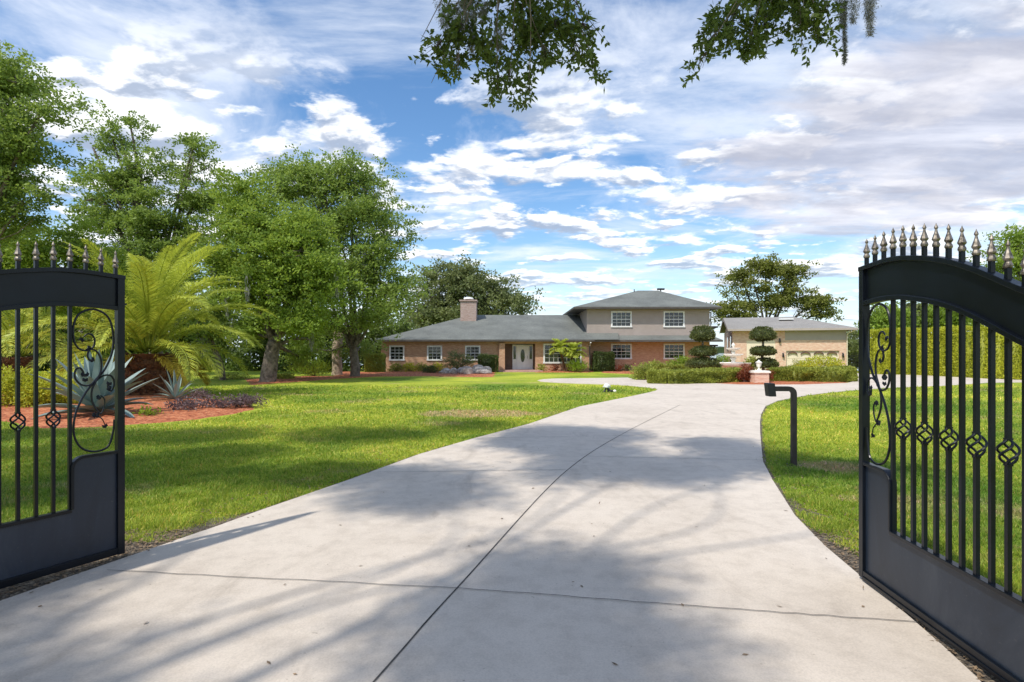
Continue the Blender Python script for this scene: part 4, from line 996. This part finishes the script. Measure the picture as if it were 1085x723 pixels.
tree('oak_tree', 'big leaning oak with pale mossy trunk and bright crown at the edge of the lawn', 'tree', (XW(283, 29), 29), [
    LB(262, 240, 34, 34, 29), LB(300, 270, 48, 36, 28), LB(280, 305, 52, 34, 29), LB(330, 300, 36, 36, 28.5), LB(262, 205, 30, 26, 30), LB(318, 245, 36, 30, 29), LB(245, 280, 26, 34, 29), LB(315, 338, 34, 18, 28), LB(262, 350, 16, 12, 30), LB(330, 360, 20, 14, 31), LB(316, 378, 14, 10, 33)],
    2300, 30, .155, .40, M['oakb'], .38, .5, seed=5, moss=26, lean=(.3, 0), nbr=70)
tree('oak_tree', 'tallest oak with sparse airy top beside the left end of the house', 'tree', (XW(376, 35), 35), [
    LB(345, 190, 44, 26, 35), LB(300, 200, 36, 26, 36), LB(390, 215, 38, 34, 35), LB(410, 250, 28, 40, 35), LB(350, 235, 48, 36, 35), LB(400, 290, 36, 34, 34), LB(365, 290, 40, 36, 34), LB(395, 330, 36, 24, 33.5), LB(425, 300, 14, 26, 34), LB(320, 180, 18, 16, 35), LB(372, 178, 20, 12, 35), LB(345, 340, 30, 20, 35), LB(381, 372, 15, 22, 36.5), LB(335, 370, 16, 16, 38)],
    2300, 24, .17, .48, M['oak'], .28, .3, seed=6, moss=20, nbr=110, bias=.55)
tree('leaning_tree', 'thin pale leaning trunk with small crown just right of the palm', 'tree', (XW(236, 31), 31), [LB(222, 345, 26, 16, 31), LB(236, 322, 24, 20, 32), LB(205, 330, 20, 16, 31)], 260, 24, .17, .4, M['oak'], .16, .8, bark='bark', seed=7, moss=12, lean=(-.6, 0))
# bare snag
sx, sy = XW(357, 37.5), 37.5
t = thing('bare_snag', 'pale bare broken trunk standing in red mulch left of the house', 'dead tree', (sx, sy, 0))
mb = MB(); mb.tube(catmull([(0, 0, -.1), (.02, 0, .6), (-.03, .02, 1.4), (.06, 0, 2.2), (-.02, 0, 2.9), (-.1, 0, 3.6)], 4), [.40, .36, .34, .33, .33, .32, .31, .31, .30, .31, .33, .34, .33, .30, .27, .24, .22, .2, .18, .17, .15], 12)
mb.tube([(.1, 0, 2.1), (.28, 0, 2.5), (.30, .05, 3.0)], [.17, .15, .11], 8); mb.build('trunk', M['snag'], t, smooth=True)
tree('backyard_tree', 'dark bushy tree rising behind the chimney and the long roof', 'tree', (XW(485, 66), 66, -.5), [
    LB(462, 310, 26, 24, 66), LB(488, 300, 28, 20, 66), LB(520, 312, 26, 20, 66), LB(540, 322, 20, 12, 66), LB(475, 335, 40, 20, 66), LB(510, 335, 38, 16, 66), LB(442, 335, 18, 22, 65), LB(557, 328, 7, 8, 66)],
    1300, 26, .30, .75, M['far'], .5, .3, seed=8, nbr=70, bias=.4)
tree('spreading_oak', 'spreading flat topped oak with bare dark limbs behind the garage', 'tree', (XW(812, 72), 72, -1.5), [
    LB(812, 284, 22, 9, 72), LB(786, 292, 16, 9, 72), LB(838, 290, 14, 10, 72), LB(776, 308, 11, 7, 71), LB(800, 305, 16, 6, 71), LB(840, 306, 12, 7, 71), LB(825, 318, 18, 6, 72), LB(862, 320, 17, 8, 71), LB(773, 328, 12, 8, 71), LB(800, 325, 16, 6, 72), LB(870, 330, 12, 7, 71), LB(780, 338, 14, 5, 71)],
    900, 22, .30, .62, M['olive'], .55, .35, seed=9, nbr=50, bias=.5)
tree('garden_tree', 'loose yellow green tree behind the tall clipped hedge at the right edge', 'tree', (XW(1075, 38), 38), [
    LB(1085, 280, 34, 26, 38), LB(1050, 300, 26, 18, 38), LB(1100, 320, 50, 30, 38), LB(1035, 322, 22, 16, 38), LB(1140, 270, 50, 50, 39), LB(1062, 275, 14, 12, 38), LB(1078, 258, 16, 14, 38), LB(1020, 312, 14, 16, 38), LB(1045, 330, 36, 18, 38)], 1500, 26, .19, .48, M['oakb'], .3, .35, seed=10)
for i, (px, py, rx, rz, Y, lab) in enumerate([(940, 337, 16, 12, 56, 'pale green round tree seen between the gate stile and the first bar'), (972, 333, 17, 14, 58, 'grey green tree behind the hedge seen between the first gate bars'), (1008, 330, 20, 16, 55, 'dense green tree behind the middle of the tall clipped hedge')]):
    tree('garden_tree', lab, 'tree', (XW(px, Y), Y, -.2), [LB(px, py, rx, rz, Y), LB(px - 8, py + 10, rx * .8, rz * .8, Y), LB(px + 9, py + 8, rx * .7, rz * .9, Y)], 330, 24, .24, .55, M['far' if i % 2 else 'oakb'], .25, .4, seed=20 + i, group='trees behind the tall hedge')
tree('garden_tree', 'small bright tree just beyond the right corner of the garage', 'tree', (XW(905, 60), 60, -.3), [LB(905, 360, 11, 9, 60), LB(912, 366, 10, 10, 58), LB(898, 372, 6, 12, 60), LB(908, 382, 12, 10, 60)], 300, 22, .22, .5, M['far'], .2, .4, seed=31)

# the wood that closes the view behind the left lawn reads as one dark mass
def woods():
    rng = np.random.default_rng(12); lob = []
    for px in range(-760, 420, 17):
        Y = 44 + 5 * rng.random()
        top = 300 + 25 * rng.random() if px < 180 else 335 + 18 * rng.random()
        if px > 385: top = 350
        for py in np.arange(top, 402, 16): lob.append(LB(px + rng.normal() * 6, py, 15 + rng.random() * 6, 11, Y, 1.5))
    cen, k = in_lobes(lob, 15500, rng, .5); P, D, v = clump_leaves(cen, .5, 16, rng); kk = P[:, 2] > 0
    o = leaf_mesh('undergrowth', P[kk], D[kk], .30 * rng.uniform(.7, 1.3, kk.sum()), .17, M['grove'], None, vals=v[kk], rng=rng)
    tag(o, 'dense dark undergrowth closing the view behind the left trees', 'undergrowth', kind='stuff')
woods()

# ------------------------------------------------------------------ the oak overhead: its boughs reach into the top of the view
def overhead():
    rng = np.random.default_rng(21)
    t = thing('overhanging_oak', 'live oak reaching over the drive, leafy bough ends hanging into the top of the picture', 'tree', (-6.2, -3.5, 0))
    o = np.array([-6.2, -3.5, 0])
    mb = MB(); fk = np.array([.5, .5, 3.6]); mb.tube(catmull([(0, 0, -.2), (.1, .1, 1.2), (.3, .3, 2.5), tuple(fk)], 4), [.62, .56, .52, .50, .49, .48, .47, .46, .45, .44, .43, .42, .40], 14)
    lobes = []
    for gx in np.arange(-14, 5.5, 1.5):
        for gy in np.arange(-6, 8.6, 1.5):
            x, y = gx + rng.normal() * .45, gy + rng.normal() * .45; z = 8.0 + rng.normal() * .5 + max(0, y - 5) * .25
            sx_, sy_ = x + z * SUN.x / -SUN.z * -1 * -1, y
            hx_, hy_ = x - z * SUN.x / SUN.z, y - z * SUN.y / SUN.z          # where its shade falls
            p = .72
            if -1.6 < hx_ < 2.6 and 2.2 < hy_ < 5.6: p = .30                  # sunny gaps over the near drive
            if 2.2 <= hx_ and hy_ < 7.2: p = .10
            if -6 < hx_ < -2.6 and 4.2 < hy_ < 6.4: p = .35
            if hy_ > 11.3: p = .12
            if hy_ < 1.6 or hx_ > 5.5 or hx_ < -10.5: p = 0
            if rng.random() < p: lobes.append((x, y, z, rng.uniform(.7, 1.15), rng.uniform(.7, 1.15), rng.uniform(.35, .6)))
    cen, k = in_lobes(lobes, 9500, rng, .6)
    P, D, v = clump_leaves(cen, .27, 14, rng)
    # main limbs
    sel = rng.choice(len(lobes), 34, replace=False)[:9]
    for i in sel:
        l = np.array(lobes[i][:3]) - o; m_ = fk * .65 + l * .35 + np.array([0, 0, .6]); m2 = fk * .3 + l * .7 + np.array([0, 0, .5])
        pp = catmull([tuple(fk), tuple(m_ + rng.normal(size=3) * .5), tuple(m2 + rng.normal(size=3) * .55), tuple(l)], 5); mb.tube(pp, [.04 * (1 - .85 * j / len(pp)) for j in range(len(pp))], 7)
    # bough ends in view
    near = [LB(486, 38, 24, 22, 5.0, .35), LB(462, 55, 18, 9, 5.0, .25), LB(482, 72, 14, 8, 5.0, .2), LB(520, 55, 20, 24, 5.1, .35), LB(540, 85, 26, 16, 5.0, .3), LB(555, 40, 28, 30, 5.2, .4), LB(590, 30, 26, 26, 5.1, .35), LB(612, 58, 22, 18, 5.0, .3), LB(622, 38, 16, 14, 5.0, .25), LB(633, 78, 6, 10, 5.0, .1), LB(640, 42, 6, 7, 5.0, .1), LB(580, 62, 14, 10, 5.0, .2),
            LB(500, 0, 30, 14, 5.1, .4), LB(560, 0, 60, 16, 5.2, .5), LB(457, 88, 5, 4, 5.0, .08), LB(446, 42, 6, 5, 5.0, .08), LB(527, 98, 7, 6, 5.0, .1), LB(560, 98, 10, 7, 5.0, .15),
            LB(748, 48, 16, 14, 5.2, .25), LB(740, 70, 8, 10, 5.2, .12), LB(772, 24, 26, 20, 5.3, .35), LB(793, 48, 15, 18, 5.2, .25), LB(808, 30, 18, 22, 5.3, .3), LB(852, 25, 22, 16, 5.2, .3), LB(868, 40, 14, 9, 5.2, .2), LB(850, 0, 40, 14, 5.3, .4), LB(800, -4, 50, 14, 5.4, .4), LB(877, 12, 12, 12, 5.2, .2), LB(850, 58, 7, 4, 5.2, .08), LB(884, 44, 5, 4, 5.2, .08)]
    nc, nk = in_lobes(near, 900, rng, .6)
    up_, uk = in_lobes([(-.3, 4.7, 5.3, .6, .35, .4), (.4, 4.7, 5.35, .55, .35, .42), (.0, 4.3, 5.6, .7, .5, .35), (2.0, 4.9, 5.4, .55, .35, .4), (2.7, 4.9, 5.45, .55, .35, .42), (2.3, 4.4, 5.8, .7, .5, .35)], 620, rng, .6)
    nc = np.vstack([nc, up_]); nk = np.concatenate([nk, np.full(len(up_), -1)])
    idx = np.repeat(np.arange(len(nc)), 11)
    tw = rng.normal(size=(len(nc), 3)); tw[:, 2] -= .2; tw /= np.linalg.norm(tw, axis=1, keepdims=True)
    f = rng.uniform(0, 1, len(idx))[:, None]
    Pn = nc[idx] + tw[idx] * f * .13; Dn = tw[idx] * .7 + rng.normal(size=(len(idx), 3)) * .75
    vn = np.clip(rng.random(len(nc))[idx] * .5 + rng.random(len(idx)) * .5, 0, 1)
    P2 = np.vstack([P, Pn]) - o; D2 = np.vstack([D, Dn])
    Ls = np.concatenate([.13 * rng.uniform(.7, 1.3, len(P)), .062 * rng.uniform(.65, 1.25, len(Pn))]); Ws = np.concatenate([.065 * np.ones(len(P)), .030 * rng.uniform(.7, 1.2, len(Pn))])
    leaf_mesh('crown', P2, D2, Ls, Ws, M['near'], t, vals=np.concatenate([v, vn]), rng=rng)
    # limbs carrying the two bough ends
    hubs = [np.array([0.0, 4.6, 5.15]), np.array([2.3, 4.8, 5.3])]
    for hb, sl_ in ((hubs[0], range(0, 18)), (hubs[1], range(18, len(near)))):
        hbl = hb - o; st = fk; pp = catmull([tuple(st), tuple(st * .7 + hbl * .3 + np.array([-.5, .6, 2.3])), tuple(st * .35 + hbl * .65 + np.array([.3, -.6, 2.4])), tuple(hbl)], 8)
        mb.tube(pp, [.035 * (1 - .8 * j / len(pp)) for j in range(len(pp))], 8)
        for li in sl_:
            c = np.array(near[li][:3]) - o; m_ = hbl * .45 + c * .55 + np.array([rng.normal() * .06, rng.normal() * .06, .10])
            mb.tube(catmull([tuple(hbl), tuple(m_), tuple(c)], 4), [.010, .009, .008, .007, .006, .005, .004, .003, .002], 5)
            for q in nc[nk == li][:16]:
                q = q - o; mb.tube([tuple(c * .8 + m_ * .2), tuple((c + q) / 2 + rng.normal(size=3) * .02), tuple(q)], [.003, .002, .001], 4, cap=False)
    mb.build('trunk', M['bark'], t, smooth=True)
    # spanish moss
    ms = []
    for px, py, ln_, Y, w in ((480, 2, .34, 5, .05), (490, 0, .30, 5, .05), (500, 4, .42, 5, .03), (512, 0, .2, 5, .03), (470, 0, .25, 5, .04), (892, -4, .28, 5.2, .025), (895, 0, .58, 5.2, .006), (904, -4, .24, 5.2, .035), (922, -4, .36, 5.2, .03), (921, -4, .2, 5.2, .035), (529, 30, .18, 5, .03)):
        n = int(900 * ln_ / .3); f = rng.random(n); b_ = np.array([XW(px, Y), Y, ZW(py, Y)])
        ms.append((b_ + np.column_stack([rng.normal(size=(n, 2)) * (w * (1.0 - .6 * f))[:, None], -f * ln_]), ))
    Pm = np.vstack([m_[0] for m_ in ms]) - o
    leaf_mesh('hanging_moss', Pm, np.tile([0, 0, -1.], (len(Pm), 1)) + rng.normal(size=Pm.shape) * .9, .035, .004, M['moss'], t, rng=rng)['kind'] = 'stuff'
overhead()

# ------------------------------------------------------------------ palms
def frond_mesh(name, mat, length, el0, droop, n=70, ll=.55, seed=0, bunch=.0, lw=.034):
    """pinnate frond: arching rachis with two rows of leaflets, starting at the origin along +X"""
    rng = np.random.default_rng(seed); pts = []; p = np.zeros(3); S_ = 28; tang = []
    side = rng.normal() * .12
    for i in range(S_ + 1):
        f = i / S_; e = el0 - droop * f ** 1.35; tdir = np.array([math.cos(e), side * f, math.sin(e)]); tdir /= np.linalg.norm(tdir)
        pts.append(p.copy()); tang.append(tdir); p = p + tdir * length / S_
    pts = np.array(pts); tang = np.array(tang); P, D, L, W, SS = [], [], [], [], []
    for i in range(n):
        f = .14 + .86 * i / (n - 1); j = min(S_ - 1, int(f * S_)); fr = f * S_ - j; c = pts[j] * (1 - fr) + pts[j + 1] * fr; tg = tang[j]
        lat = np.array([-tg[1], tg[0], 0]); lat = np.array([0, 1, 0.]) - tg * tg[1]; lat /= np.linalg.norm(lat); up = np.cross(tg, lat); up *= np.sign(up[2]) if abs(up[2]) > .05 else 1
        for s_ in (-1, 1):
            l_ = ll * (math.sin(PI * min(1, f * .95 + .08)) ** .55) * rng.uniform(.85, 1.1)
            d = tg * (.55 + .5 * f) + lat * s_ * .8 + up * rng.uniform(.05, .45) + np.array([0, 0, -.10])
            P.append(c); D.append(d); L.append(l_); W.append(lw * rng.uniform(.8, 1.2)); SS.append(np.cross(d, up + lat * s_ * rng.normal() * .4))
            # drooping tip of the leaflet
            d1 = d / np.linalg.norm(d); P.append(c + d1 * l_ * .8); D.append(d1 + np.array([0, 0, -.75])); L.append(l_ * .42); W.append(lw * .6); SS.append(np.cross(d, up))
    mb = MB(); mb.tube([tuple(q) for q in pts], [.035 * (1 - .9 * i / S_) for i in range(S_ + 1)], 5)
    SS = np.array(SS); SS /= np.linalg.norm(SS, axis=1, keepdims=True)
    o = leaf_mesh(name, np.array(P), np.array(D), np.array(L), np.array(W), mat, None, extra=(mb.v, mb.f), rng=rng, S=SS)
    return o
def palm(name, label, base, trunk_h, trunk_r, length, counts, seed, mats=('frond', 'frondy'), ll=.55, lean=0, group=None, n=70, lw=.034, trunks=None):
    t = thing(name, label, 'palm', (base[0], base[1], 0), 0, group); rng = random.Random(seed)
    mb = MB(); trunks = trunks or [(0, trunk_h, lean)]
    for (tx, th, ln_) in trunks:
        k = max(6, int(th / .16)); path = [(tx + ln_ * (i / k) ** 1.3, 0, -.05 + th * i / k) for i in range(k + 1)]
        mb.tube(path, [trunk_r * (1 + .10 * (i % 2) + (.12 if i == k else 0)) for i in range(k + 1)], 14)
        if trunk_r > .4:
            for j in range(230):
                a = rng.random() * 2 * PI; z = rng.random() * th * .95; r = trunk_r * 1.0; c = Vector((tx + math.cos(a) * r, math.sin(a) * r, z)); d = Vector((math.cos(a), math.sin(a), 1.2)).normalized()
                mb.tube([c - d * .08, c + d * .10], [.06, .035], 4)
    mb.build('trunk', M['palmbark'], t)
    prot = []
    for (tx, th, ln_) in trunks:
        for vi, (el, droop, cnt, mt, sc_) in enumerate(counts):
            for c in range(2 if cnt > 3 else 1):
                prot.append((el, droop, cnt, mt, sc_, frond_mesh('frond', M[mats[mt]], length * sc_, el, droop, n, ll, seed + vi * 7 + c, lw=lw), c))
        used = set()
        for (el, droop, cnt, mt, sc_, pr, c) in prot[-sum(2 if q[2] > 3 else 1 for q in counts):]:
            m_ = cnt if cnt <= 3 else (cnt + 1 - c) // 2
            for q in range(m_):
                f = pr if q == 0 else pr.copy()
                if q: C.objects.link(f)
                a = 2 * PI * (q + c * .5 + rng.uniform(-.3, .3)) / m_ + el * 3; rr = trunk_r * .35 * (1 if el < 1.2 else .4)
                f.parent = t; f.location = (tx + ln_ + rr * math.cos(a), rr * math.sin(a), th - .05 + .12 * el); f.rotation_euler = (rng.uniform(-.15, .15), 0, a)
                k = rng.uniform(.88, 1.1); f.scale = (k, k, k)
    return t
R_ = math.radians
PX = XW(157, 19.5)
palm('palm_tree', 'large feathery date palm with arching fronds over a stout brown trunk', (PX, 19.5), 1.55, .68, 4.5,
     [(R_(86), R_(58), 6, 0, .95), (R_(79), R_(60), 11, 0, 1.0), (R_(68), R_(82), 13, 0, 1.03), (R_(56), R_(98), 12, 0, 1.0), (R_(40), R_(98), 10, 0, .98), (R_(20), R_(90), 7, 0, .8), (R_(-5), R_(70), 5, 1, .5)], 5, ll=.50, n=84, lw=.040)
palm('palm_tree', 'second arching palm farther left half hidden behind the left gate', (XW(20, 23), 23), 1.4, .5, 4.6,
     [(R_(76), R_(80), 6, 0, .95), (R_(58), R_(100), 9, 0, 1.0), (R_(38), R_(100), 10, 0, 1.0), (R_(18), R_(85), 8, 0, .9)], 17, ll=.6, n=60, lw=.04)
palm('small_palm', 'small twin trunk palm in front of the wide front window', (XW(600, 42.6), 42.6), 1.7, .075, 1.0,
     [(R_(75), R_(70), 5, 0, .9), (R_(50), R_(90), 7, 0, 1.0), (R_(22), R_(90), 7, 0, 1.0), (R_(0), R_(60), 4, 0, .9)], 9, mats=('frond', 'frondy'), ll=.36, n=22, lw=.06, trunks=[(-.1, 1.75, -.35), (.12, 1.45, .45)])

# ------------------------------------------------------------------ agaves
def agave(name, label, x, y, n, L, seed, w=.17, cat='agave'):
    rng = random.Random(seed); mb = MB()
    for i in range(n):
        f = i / n; el = R_(82) - R_(80) * f ** .85 + rng.uniform(-.08, .08); a = i * 2.39996 + rng.uniform(-.15, .15); l_ = L * (1 - .12 * f) * rng.uniform(.85, 1.1); bend = rng.uniform(.05, .5) * f
        p = Vector((0, 0, .06)); S_ = 8; prev = None; b0 = len(mb.v); lat = Vector((-math.sin(a), math.cos(a), 0))
        for j in range(S_ + 1):
            s_ = j / S_; e = el - bend * s_ * s_ * 2; d = Vector((math.cos(e) * math.cos(a), math.cos(e) * math.sin(a), math.sin(e))); up = lat.cross(d) * -1
            if up.z < 0: up = -up
            ww = w * (.55 + 1.15 * s_ - 1.7 * max(0, s_ - .35) ** 1.0 * 1.0) if s_ < .97 else .004
            ww = w * max(.02, (math.sin(PI * (.18 + .82 * s_)) ** .7)); th = .028 * (1 - s_ * .85)
            mb.v += [tuple(p + lat * ww * .5 + up * ww * .22), tuple(p + up * th * .2), tuple(p - lat * ww * .5 + up * ww * .22), tuple(p - up * th)]
            p = p + d * l_ / S_
        for j in range(S_):
            for k in range(4):
                mb.f.append((b0 + j * 4 + k, b0 + j * 4 + (k + 1) % 4, b0 + (j + 1) * 4 + (k + 1) % 4, b0 + (j + 1) * 4 + k)); mb.mi.append(0)
    me = bpy.data.meshes.new(name); me.from_pydata(mb.v, [], mb.f)
    at = me.attributes.new('leafv', 'FLOAT', 'FACE'); at.data.foreach_set('value', [(j // 32 * .618) % 1 for j in range(len(mb.f))])
    o = link(name, me, M['agave'], None); o.location = (x, y, .10); o.rotation_euler = (0, 0, rng.random() * 6); tag(o, label, cat); return o
agave('agave_plant', 'large blue grey agave rosette in the mulch behind the left gate scroll', XW(103, 13.6), 13.6, 34, 1.55, 2, .25)
agave('agave_plant', 'smaller pale agave rosette at the foot of the big palm', XW(186, 17), 17, 20, .86, 5, .11)

# ------------------------------------------------------------------ shrubs and hedges
def ell(px, py, rx, rz, Y): return LB(px, py, rx, rz, Y)
shrub('yellow_shrub', 'yellow green leafy shrub behind the outermost left gate bars', 'shrub', (XW(10, 15.5), 15.5), [ell(10, 412, 26, 24, 15.5), ell(35, 418, 20, 20, 15.3)], 5200, .085, M['yhedge'], 41)
shrub('yellow_shrub', 'yellow green shrub between the basket bars and the large agave', 'shrub', (XW(58, 16), 16), [ell(55, 415, 20, 20, 16), ell(72, 420, 14, 14, 15.8)], 3600, .085, M['yhedge'], 42)
shrub('yellow_shrub', 'yellow shrub partly outside the left photo edge', 'shrub', (XW(-35, 15.5), 15.5), [ell(-35, 410, 34, 26, 15.5)], 3600, .085, M['yhedge'], 43)
for i, (px, py, lab) in enumerate([(196, 431, 'purple grey ground plant in the mulch below the small agave'), (232, 428.5, 'purple grey ground plant in the middle of the mulch bed tip'), (252, 427, 'purple leafed plant at the right tip of the palm bed'), (265, 426, 'last small purple plant at the very tip of the palm bed'), (212, 418, 'dark purple plant right of the small agave')]):
    Y = F * EYE / (py + 6 - HZ); shrub('purple_plant', lab, 'plant', (XW(px, Y), Y, .06), [(XW(px, Y), Y, .16, .42, .36, .16)], 620, .085, M['purple'], 50 + i, group='purple ground plants in the palm bed', asp=.4, stemr=.008)
shrub('small_plant', 'tiny green plant low in the mulch in front of the small agave', 'plant', (XW(158, 13.6), 13.6, .05), [(XW(158, 13.6), 13.6, .12, .22, .2, .1)], 160, .09, M['lime'], 61, stemr=.006)
shrub('fern_shrub', 'bright spiky green shrub left of the bare snag', 'shrub', (XW(333, 36), 36), [ell(333, 391, 15, 8, 36), ell(322, 393, 10, 6, 36)], 1800, .26, M['lime'], 62, asp=.14, up=1.2)
for i, (px, py, rx, lab) in enumerate([(245, 403, 20, 'low clipped green shrub right of the palm at the lawn edge'), (298, 402, 12, 'low green mound shrub right of the mossy oak trunk')]):
    Y = 32; shrub('low_shrub', lab, 'shrub', (XW(px, Y), Y), [ell(px, py - 2, rx, 5, Y), ell(px + rx * .5, py - 1, rx * .6, 4, Y)], 1500, .1, M['hedge'], 63 + i)
def topiary(label, px, balls, Y, seed):
    x = XW(px, Y); t = thing('topiary_tree', label, 'topiary', (x, Y, 0), 0, 'cloud pruned topiaries on the island'); rng = np.random.default_rng(seed)
    mb = MB(); mb.tube(catmull([(0, 0, -.05), (.04, 0, .5), (-.04, 0, 1.2), (.03, 0, 1.9), (0, 0, 2.4)], 5), [.09 - .002 * i for i in range(21)], 8); mb.build('trunk', M['bark'], t, smooth=True)
    for (bx2, by2, rx, rz, n) in balls:
        k = Y / F; c = np.array([(bx2 - px) * k, 0, ZW(by2, Y)]); r = np.array([rx * k, rx * k, rz * k]); d = rng.normal(size=(n, 3)); d /= np.linalg.norm(d, axis=1, keepdims=True)
        d[:, 2] = np.where(d[:, 2] < -.35, d[:, 2] * .55, d[:, 2])
        lump = np.array([mnoise.noise(Vector(q * 2.6) + Vector((seed, bx2, 0))) for q in d])[:, None]
        P = c + d * r * (1 + .16 * lump + rng.normal(size=(n, 1)) * .045); D = d + rng.normal(size=(n, 3)) * .6
        ph = [2 * PI * i / 12 for i in range(12)]; ev = []; ef = []
        for lat in (-.5, -.25, 0, .3, .6, .85):
            for a in ph: q = math.sqrt(1 - lat * lat); ev.append((c[0] + math.cos(a) * q * r[0] * .9, math.sin(a) * q * r[1] * .9, c[2] + lat * r[2] * .9))
        for j in range(5): ef += [(j * 12 + i, j * 12 + (i + 1) % 12, (j + 1) * 12 + (i + 1) % 12, (j + 1) * 12 + i) for i in range(12)]
        ef += [tuple(range(11, -1, -1)), tuple(range(60, 72))]
        leaf_mesh('foliage_ball', P, D, .10 * rng.uniform(.6, 1.4, n), .055, M['topi'], t, extra=(ev, ef), rng=rng)
topiary('larger three tier topiary with dark round balls in front of the house corner', 744, [(744.5, 355.5, 11.5, 9.5, 2300), (745, 373.5, 13, 6, 2000), (745, 386, 16.5, 6.5, 2400)], 32, 71)
topiary('smaller three tier topiary in front of the garage beside the lantern pillar', 808, [(808, 356, 12, 9, 2300), (808.5, 373, 12, 5.5, 1900), (812, 386, 10.5, 6, 1700)], 33, 72)
boxhedge('box_hedge', 'clipped square hedge at the left end of the brick house', [(XW(389, 42), 42), (XW(406, 42), 42)], 1.0, 1.32, 4200, .10, M['hedge'], 81)
boxhedge('box_hedge', 'dark clipped block hedge just left of the porch pier', [(XW(508, 42.7), 42.7), (XW(526.5, 42.7), 42.7)], .9, 1.2, 3800, .10, M['hedged'], 82)
boxhedge('box_hedge', 'tall dark boxed hedge between wide window and two storey wing', [(XW(630, 43.9), 43.9), (XW(649, 43.9), 43.9)], 1.0, 1.42, 4200, .10, M['hedged'], 83)
boxhedge('low_hedge', 'long low curved hedge left of the lantern pillar along the drive', [G(690, 406.5), G(712, 407), G(740, 406.4), G(770, 405.5), G(786, 404.6)], .9, .62, 12000, .095, M['hedge'], 84)
boxhedge('low_hedge', 'second low hedge row just behind the curved front hedge', [(XW(697, 34.5), 34.5), (XW(725, 34.5), 34.5), (XW(762, 33.5), 33.5)], .8, .68, 7000, .095, M['hedge'], 85)
boxhedge('low_hedge', 'low clipped hedge right of the lantern pillar', [G(815, 404.3), G(838, 404.8), G(858, 404.8)], 1.0, .64, 6500, .095, M['hedge'], 86)
boxhedge('low_hedge', 'rightmost low clipped hedge below the garage door shrub', [G(862, 405), G(880, 405), G(896, 404)], 1.0, .62, 6000, .095, M['hedge'], 87)
boxhedge('tall_hedge', 'long tall yellow green clipped hedge seen through the right gate', [(XW(921, 39), 39), (XW(960, 38), 38), (XW(1000, 36), 36), (XW(1050, 32.6), 32.6), (XW(1150, 29), 29), (XW(1260, 25), 25)], 1.4, 2.95, 34000, .13, M['yhedge'], 88, lumps=.12)
shrub('garage_shrub', 'large rounded golden green shrub in front of the garage door', 'shrub', (XW(870, 34), 34), [ell(872, 388, 20, 11, 34), ell(855, 391, 14, 8, 34), ell(886, 391, 10, 8, 34)], 5200, .10, M['yhedge'], 91)
shrub('garage_shrub', 'dark green low shrub left of the golden garage shrub', 'shrub', (XW(847, 35), 35), [ell(846, 390, 9, 8, 35)], 1500, .09, M['hedge'], 92)
shrub('croton_shrub', 'variegated shrub with yellow tops at the left tip of the island hedge', 'shrub', (XW(687, 31), 31), [ell(683, 394, 11, 8, 31), ell(695, 391, 10, 8, 31.5), ell(676, 397, 5, 5, 31)], 2600, .15, M['hedge'], 93, asp=.35)
shrub('lime_shrub', 'bright lime shrub behind the hedge left of the larger topiary', 'shrub', (XW(722, 36), 36), [ell(722, 386, 9, 7, 36), ell(712, 388, 6, 5, 36)], 1500, .13, M['lime'], 94)
shrub('red_shrub', 'dark red leafed shrub directly left of the lantern pillar', 'shrub', (XW(789.5, 28.3), 28.3), [ell(790, 394, 6.5, 8, 28.3), ell(786, 398, 5, 5, 28.3), ell(792, 401, 5, 5, 28.3)], 1700, .085, M['red'], 95)
shrub('red_shrub', 'small red shrub tucked at the right side of the lantern pillar', 'shrub', (XW(813.5, 28.6), 28.6), [ell(813.5, 398, 3.6, 6, 28.6)], 600, .085, M['red'], 96)
shrub('green_shrub', 'loose green shrub between the fountain and the smaller topiary', 'shrub', (XW(797, 36), 36), [ell(797, 385, 7, 7, 36)], 1100, .12, M['hedge'], 97)
shrub('green_shrub', 'small green plant left of the fountain basin', 'shrub', (XW(766, 40), 40), [ell(766, 381, 6, 4, 40), ell(762, 385, 5, 5, 40)], 700, .16, M['lime'], 98, asp=.25)
shrub('round_shrub', 'grey green rounded shrub between the second and third front windows', 'shrub', (XW(485, 42), 42), [ell(482, 375, 8, 5, 42), ell(476, 383, 8, 6, 42), ell(488, 382, 12, 7, 42), ell(497, 384, 8, 5, 42), ell(480, 389, 12, 4, 42)], 3800, .10, M['far'], 99)
shrub('low_shrub', 'low dark shrub in the mulch in front of the second front window', 'shrub', (XW(456, 40), 40), [ell(456, 393, 7.5, 5, 40)], 1100, .10, M['hedged'], 100)
for i, (px, w_) in enumerate([(419, 9), (434, 9), (449, 8), (463, 8)]):
    shrub('border_shrub', 'pale yellow green low shrub in the row under the left front windows', 'shrub', (XW(px, 43.2), 43.2), [ell(px, 390, w_, 4.5, 43.2)], 700, .12, M['yhedge' if i % 2 else 'hedge'], 110 + i, group='pale shrubs under the left front windows')
shrub('fern_plant', 'bright green fern right of the twin trunk palm', 'plant', (XW(612, 42.2), 42.2), [ell(612, 389, 9, 5, 42.2)], 700, .26, M['lime'], 120, asp=.2, up=1)
for i, (px, c_, lab) in enumerate([(655, 'red', 'small rusty plant right of the tall boxed hedge'), (664, 'hedged', 'small dark plant under the right edge of the lower window'), (574, 'hedge', 'small plant right of the porch step'), (588, 'red', 'tiny reddish plant under the wide window left of the palm'), (735, 'hedged', 'small dark plant against the brick wall behind the larger topiary')]):
    shrub('small_plant', lab, 'plant', (XW(px, 43.4), 43.4), [ell(px, 391, 4, 4, 43.4)], 260, .14, M[c_], 130 + i, stemr=.01)
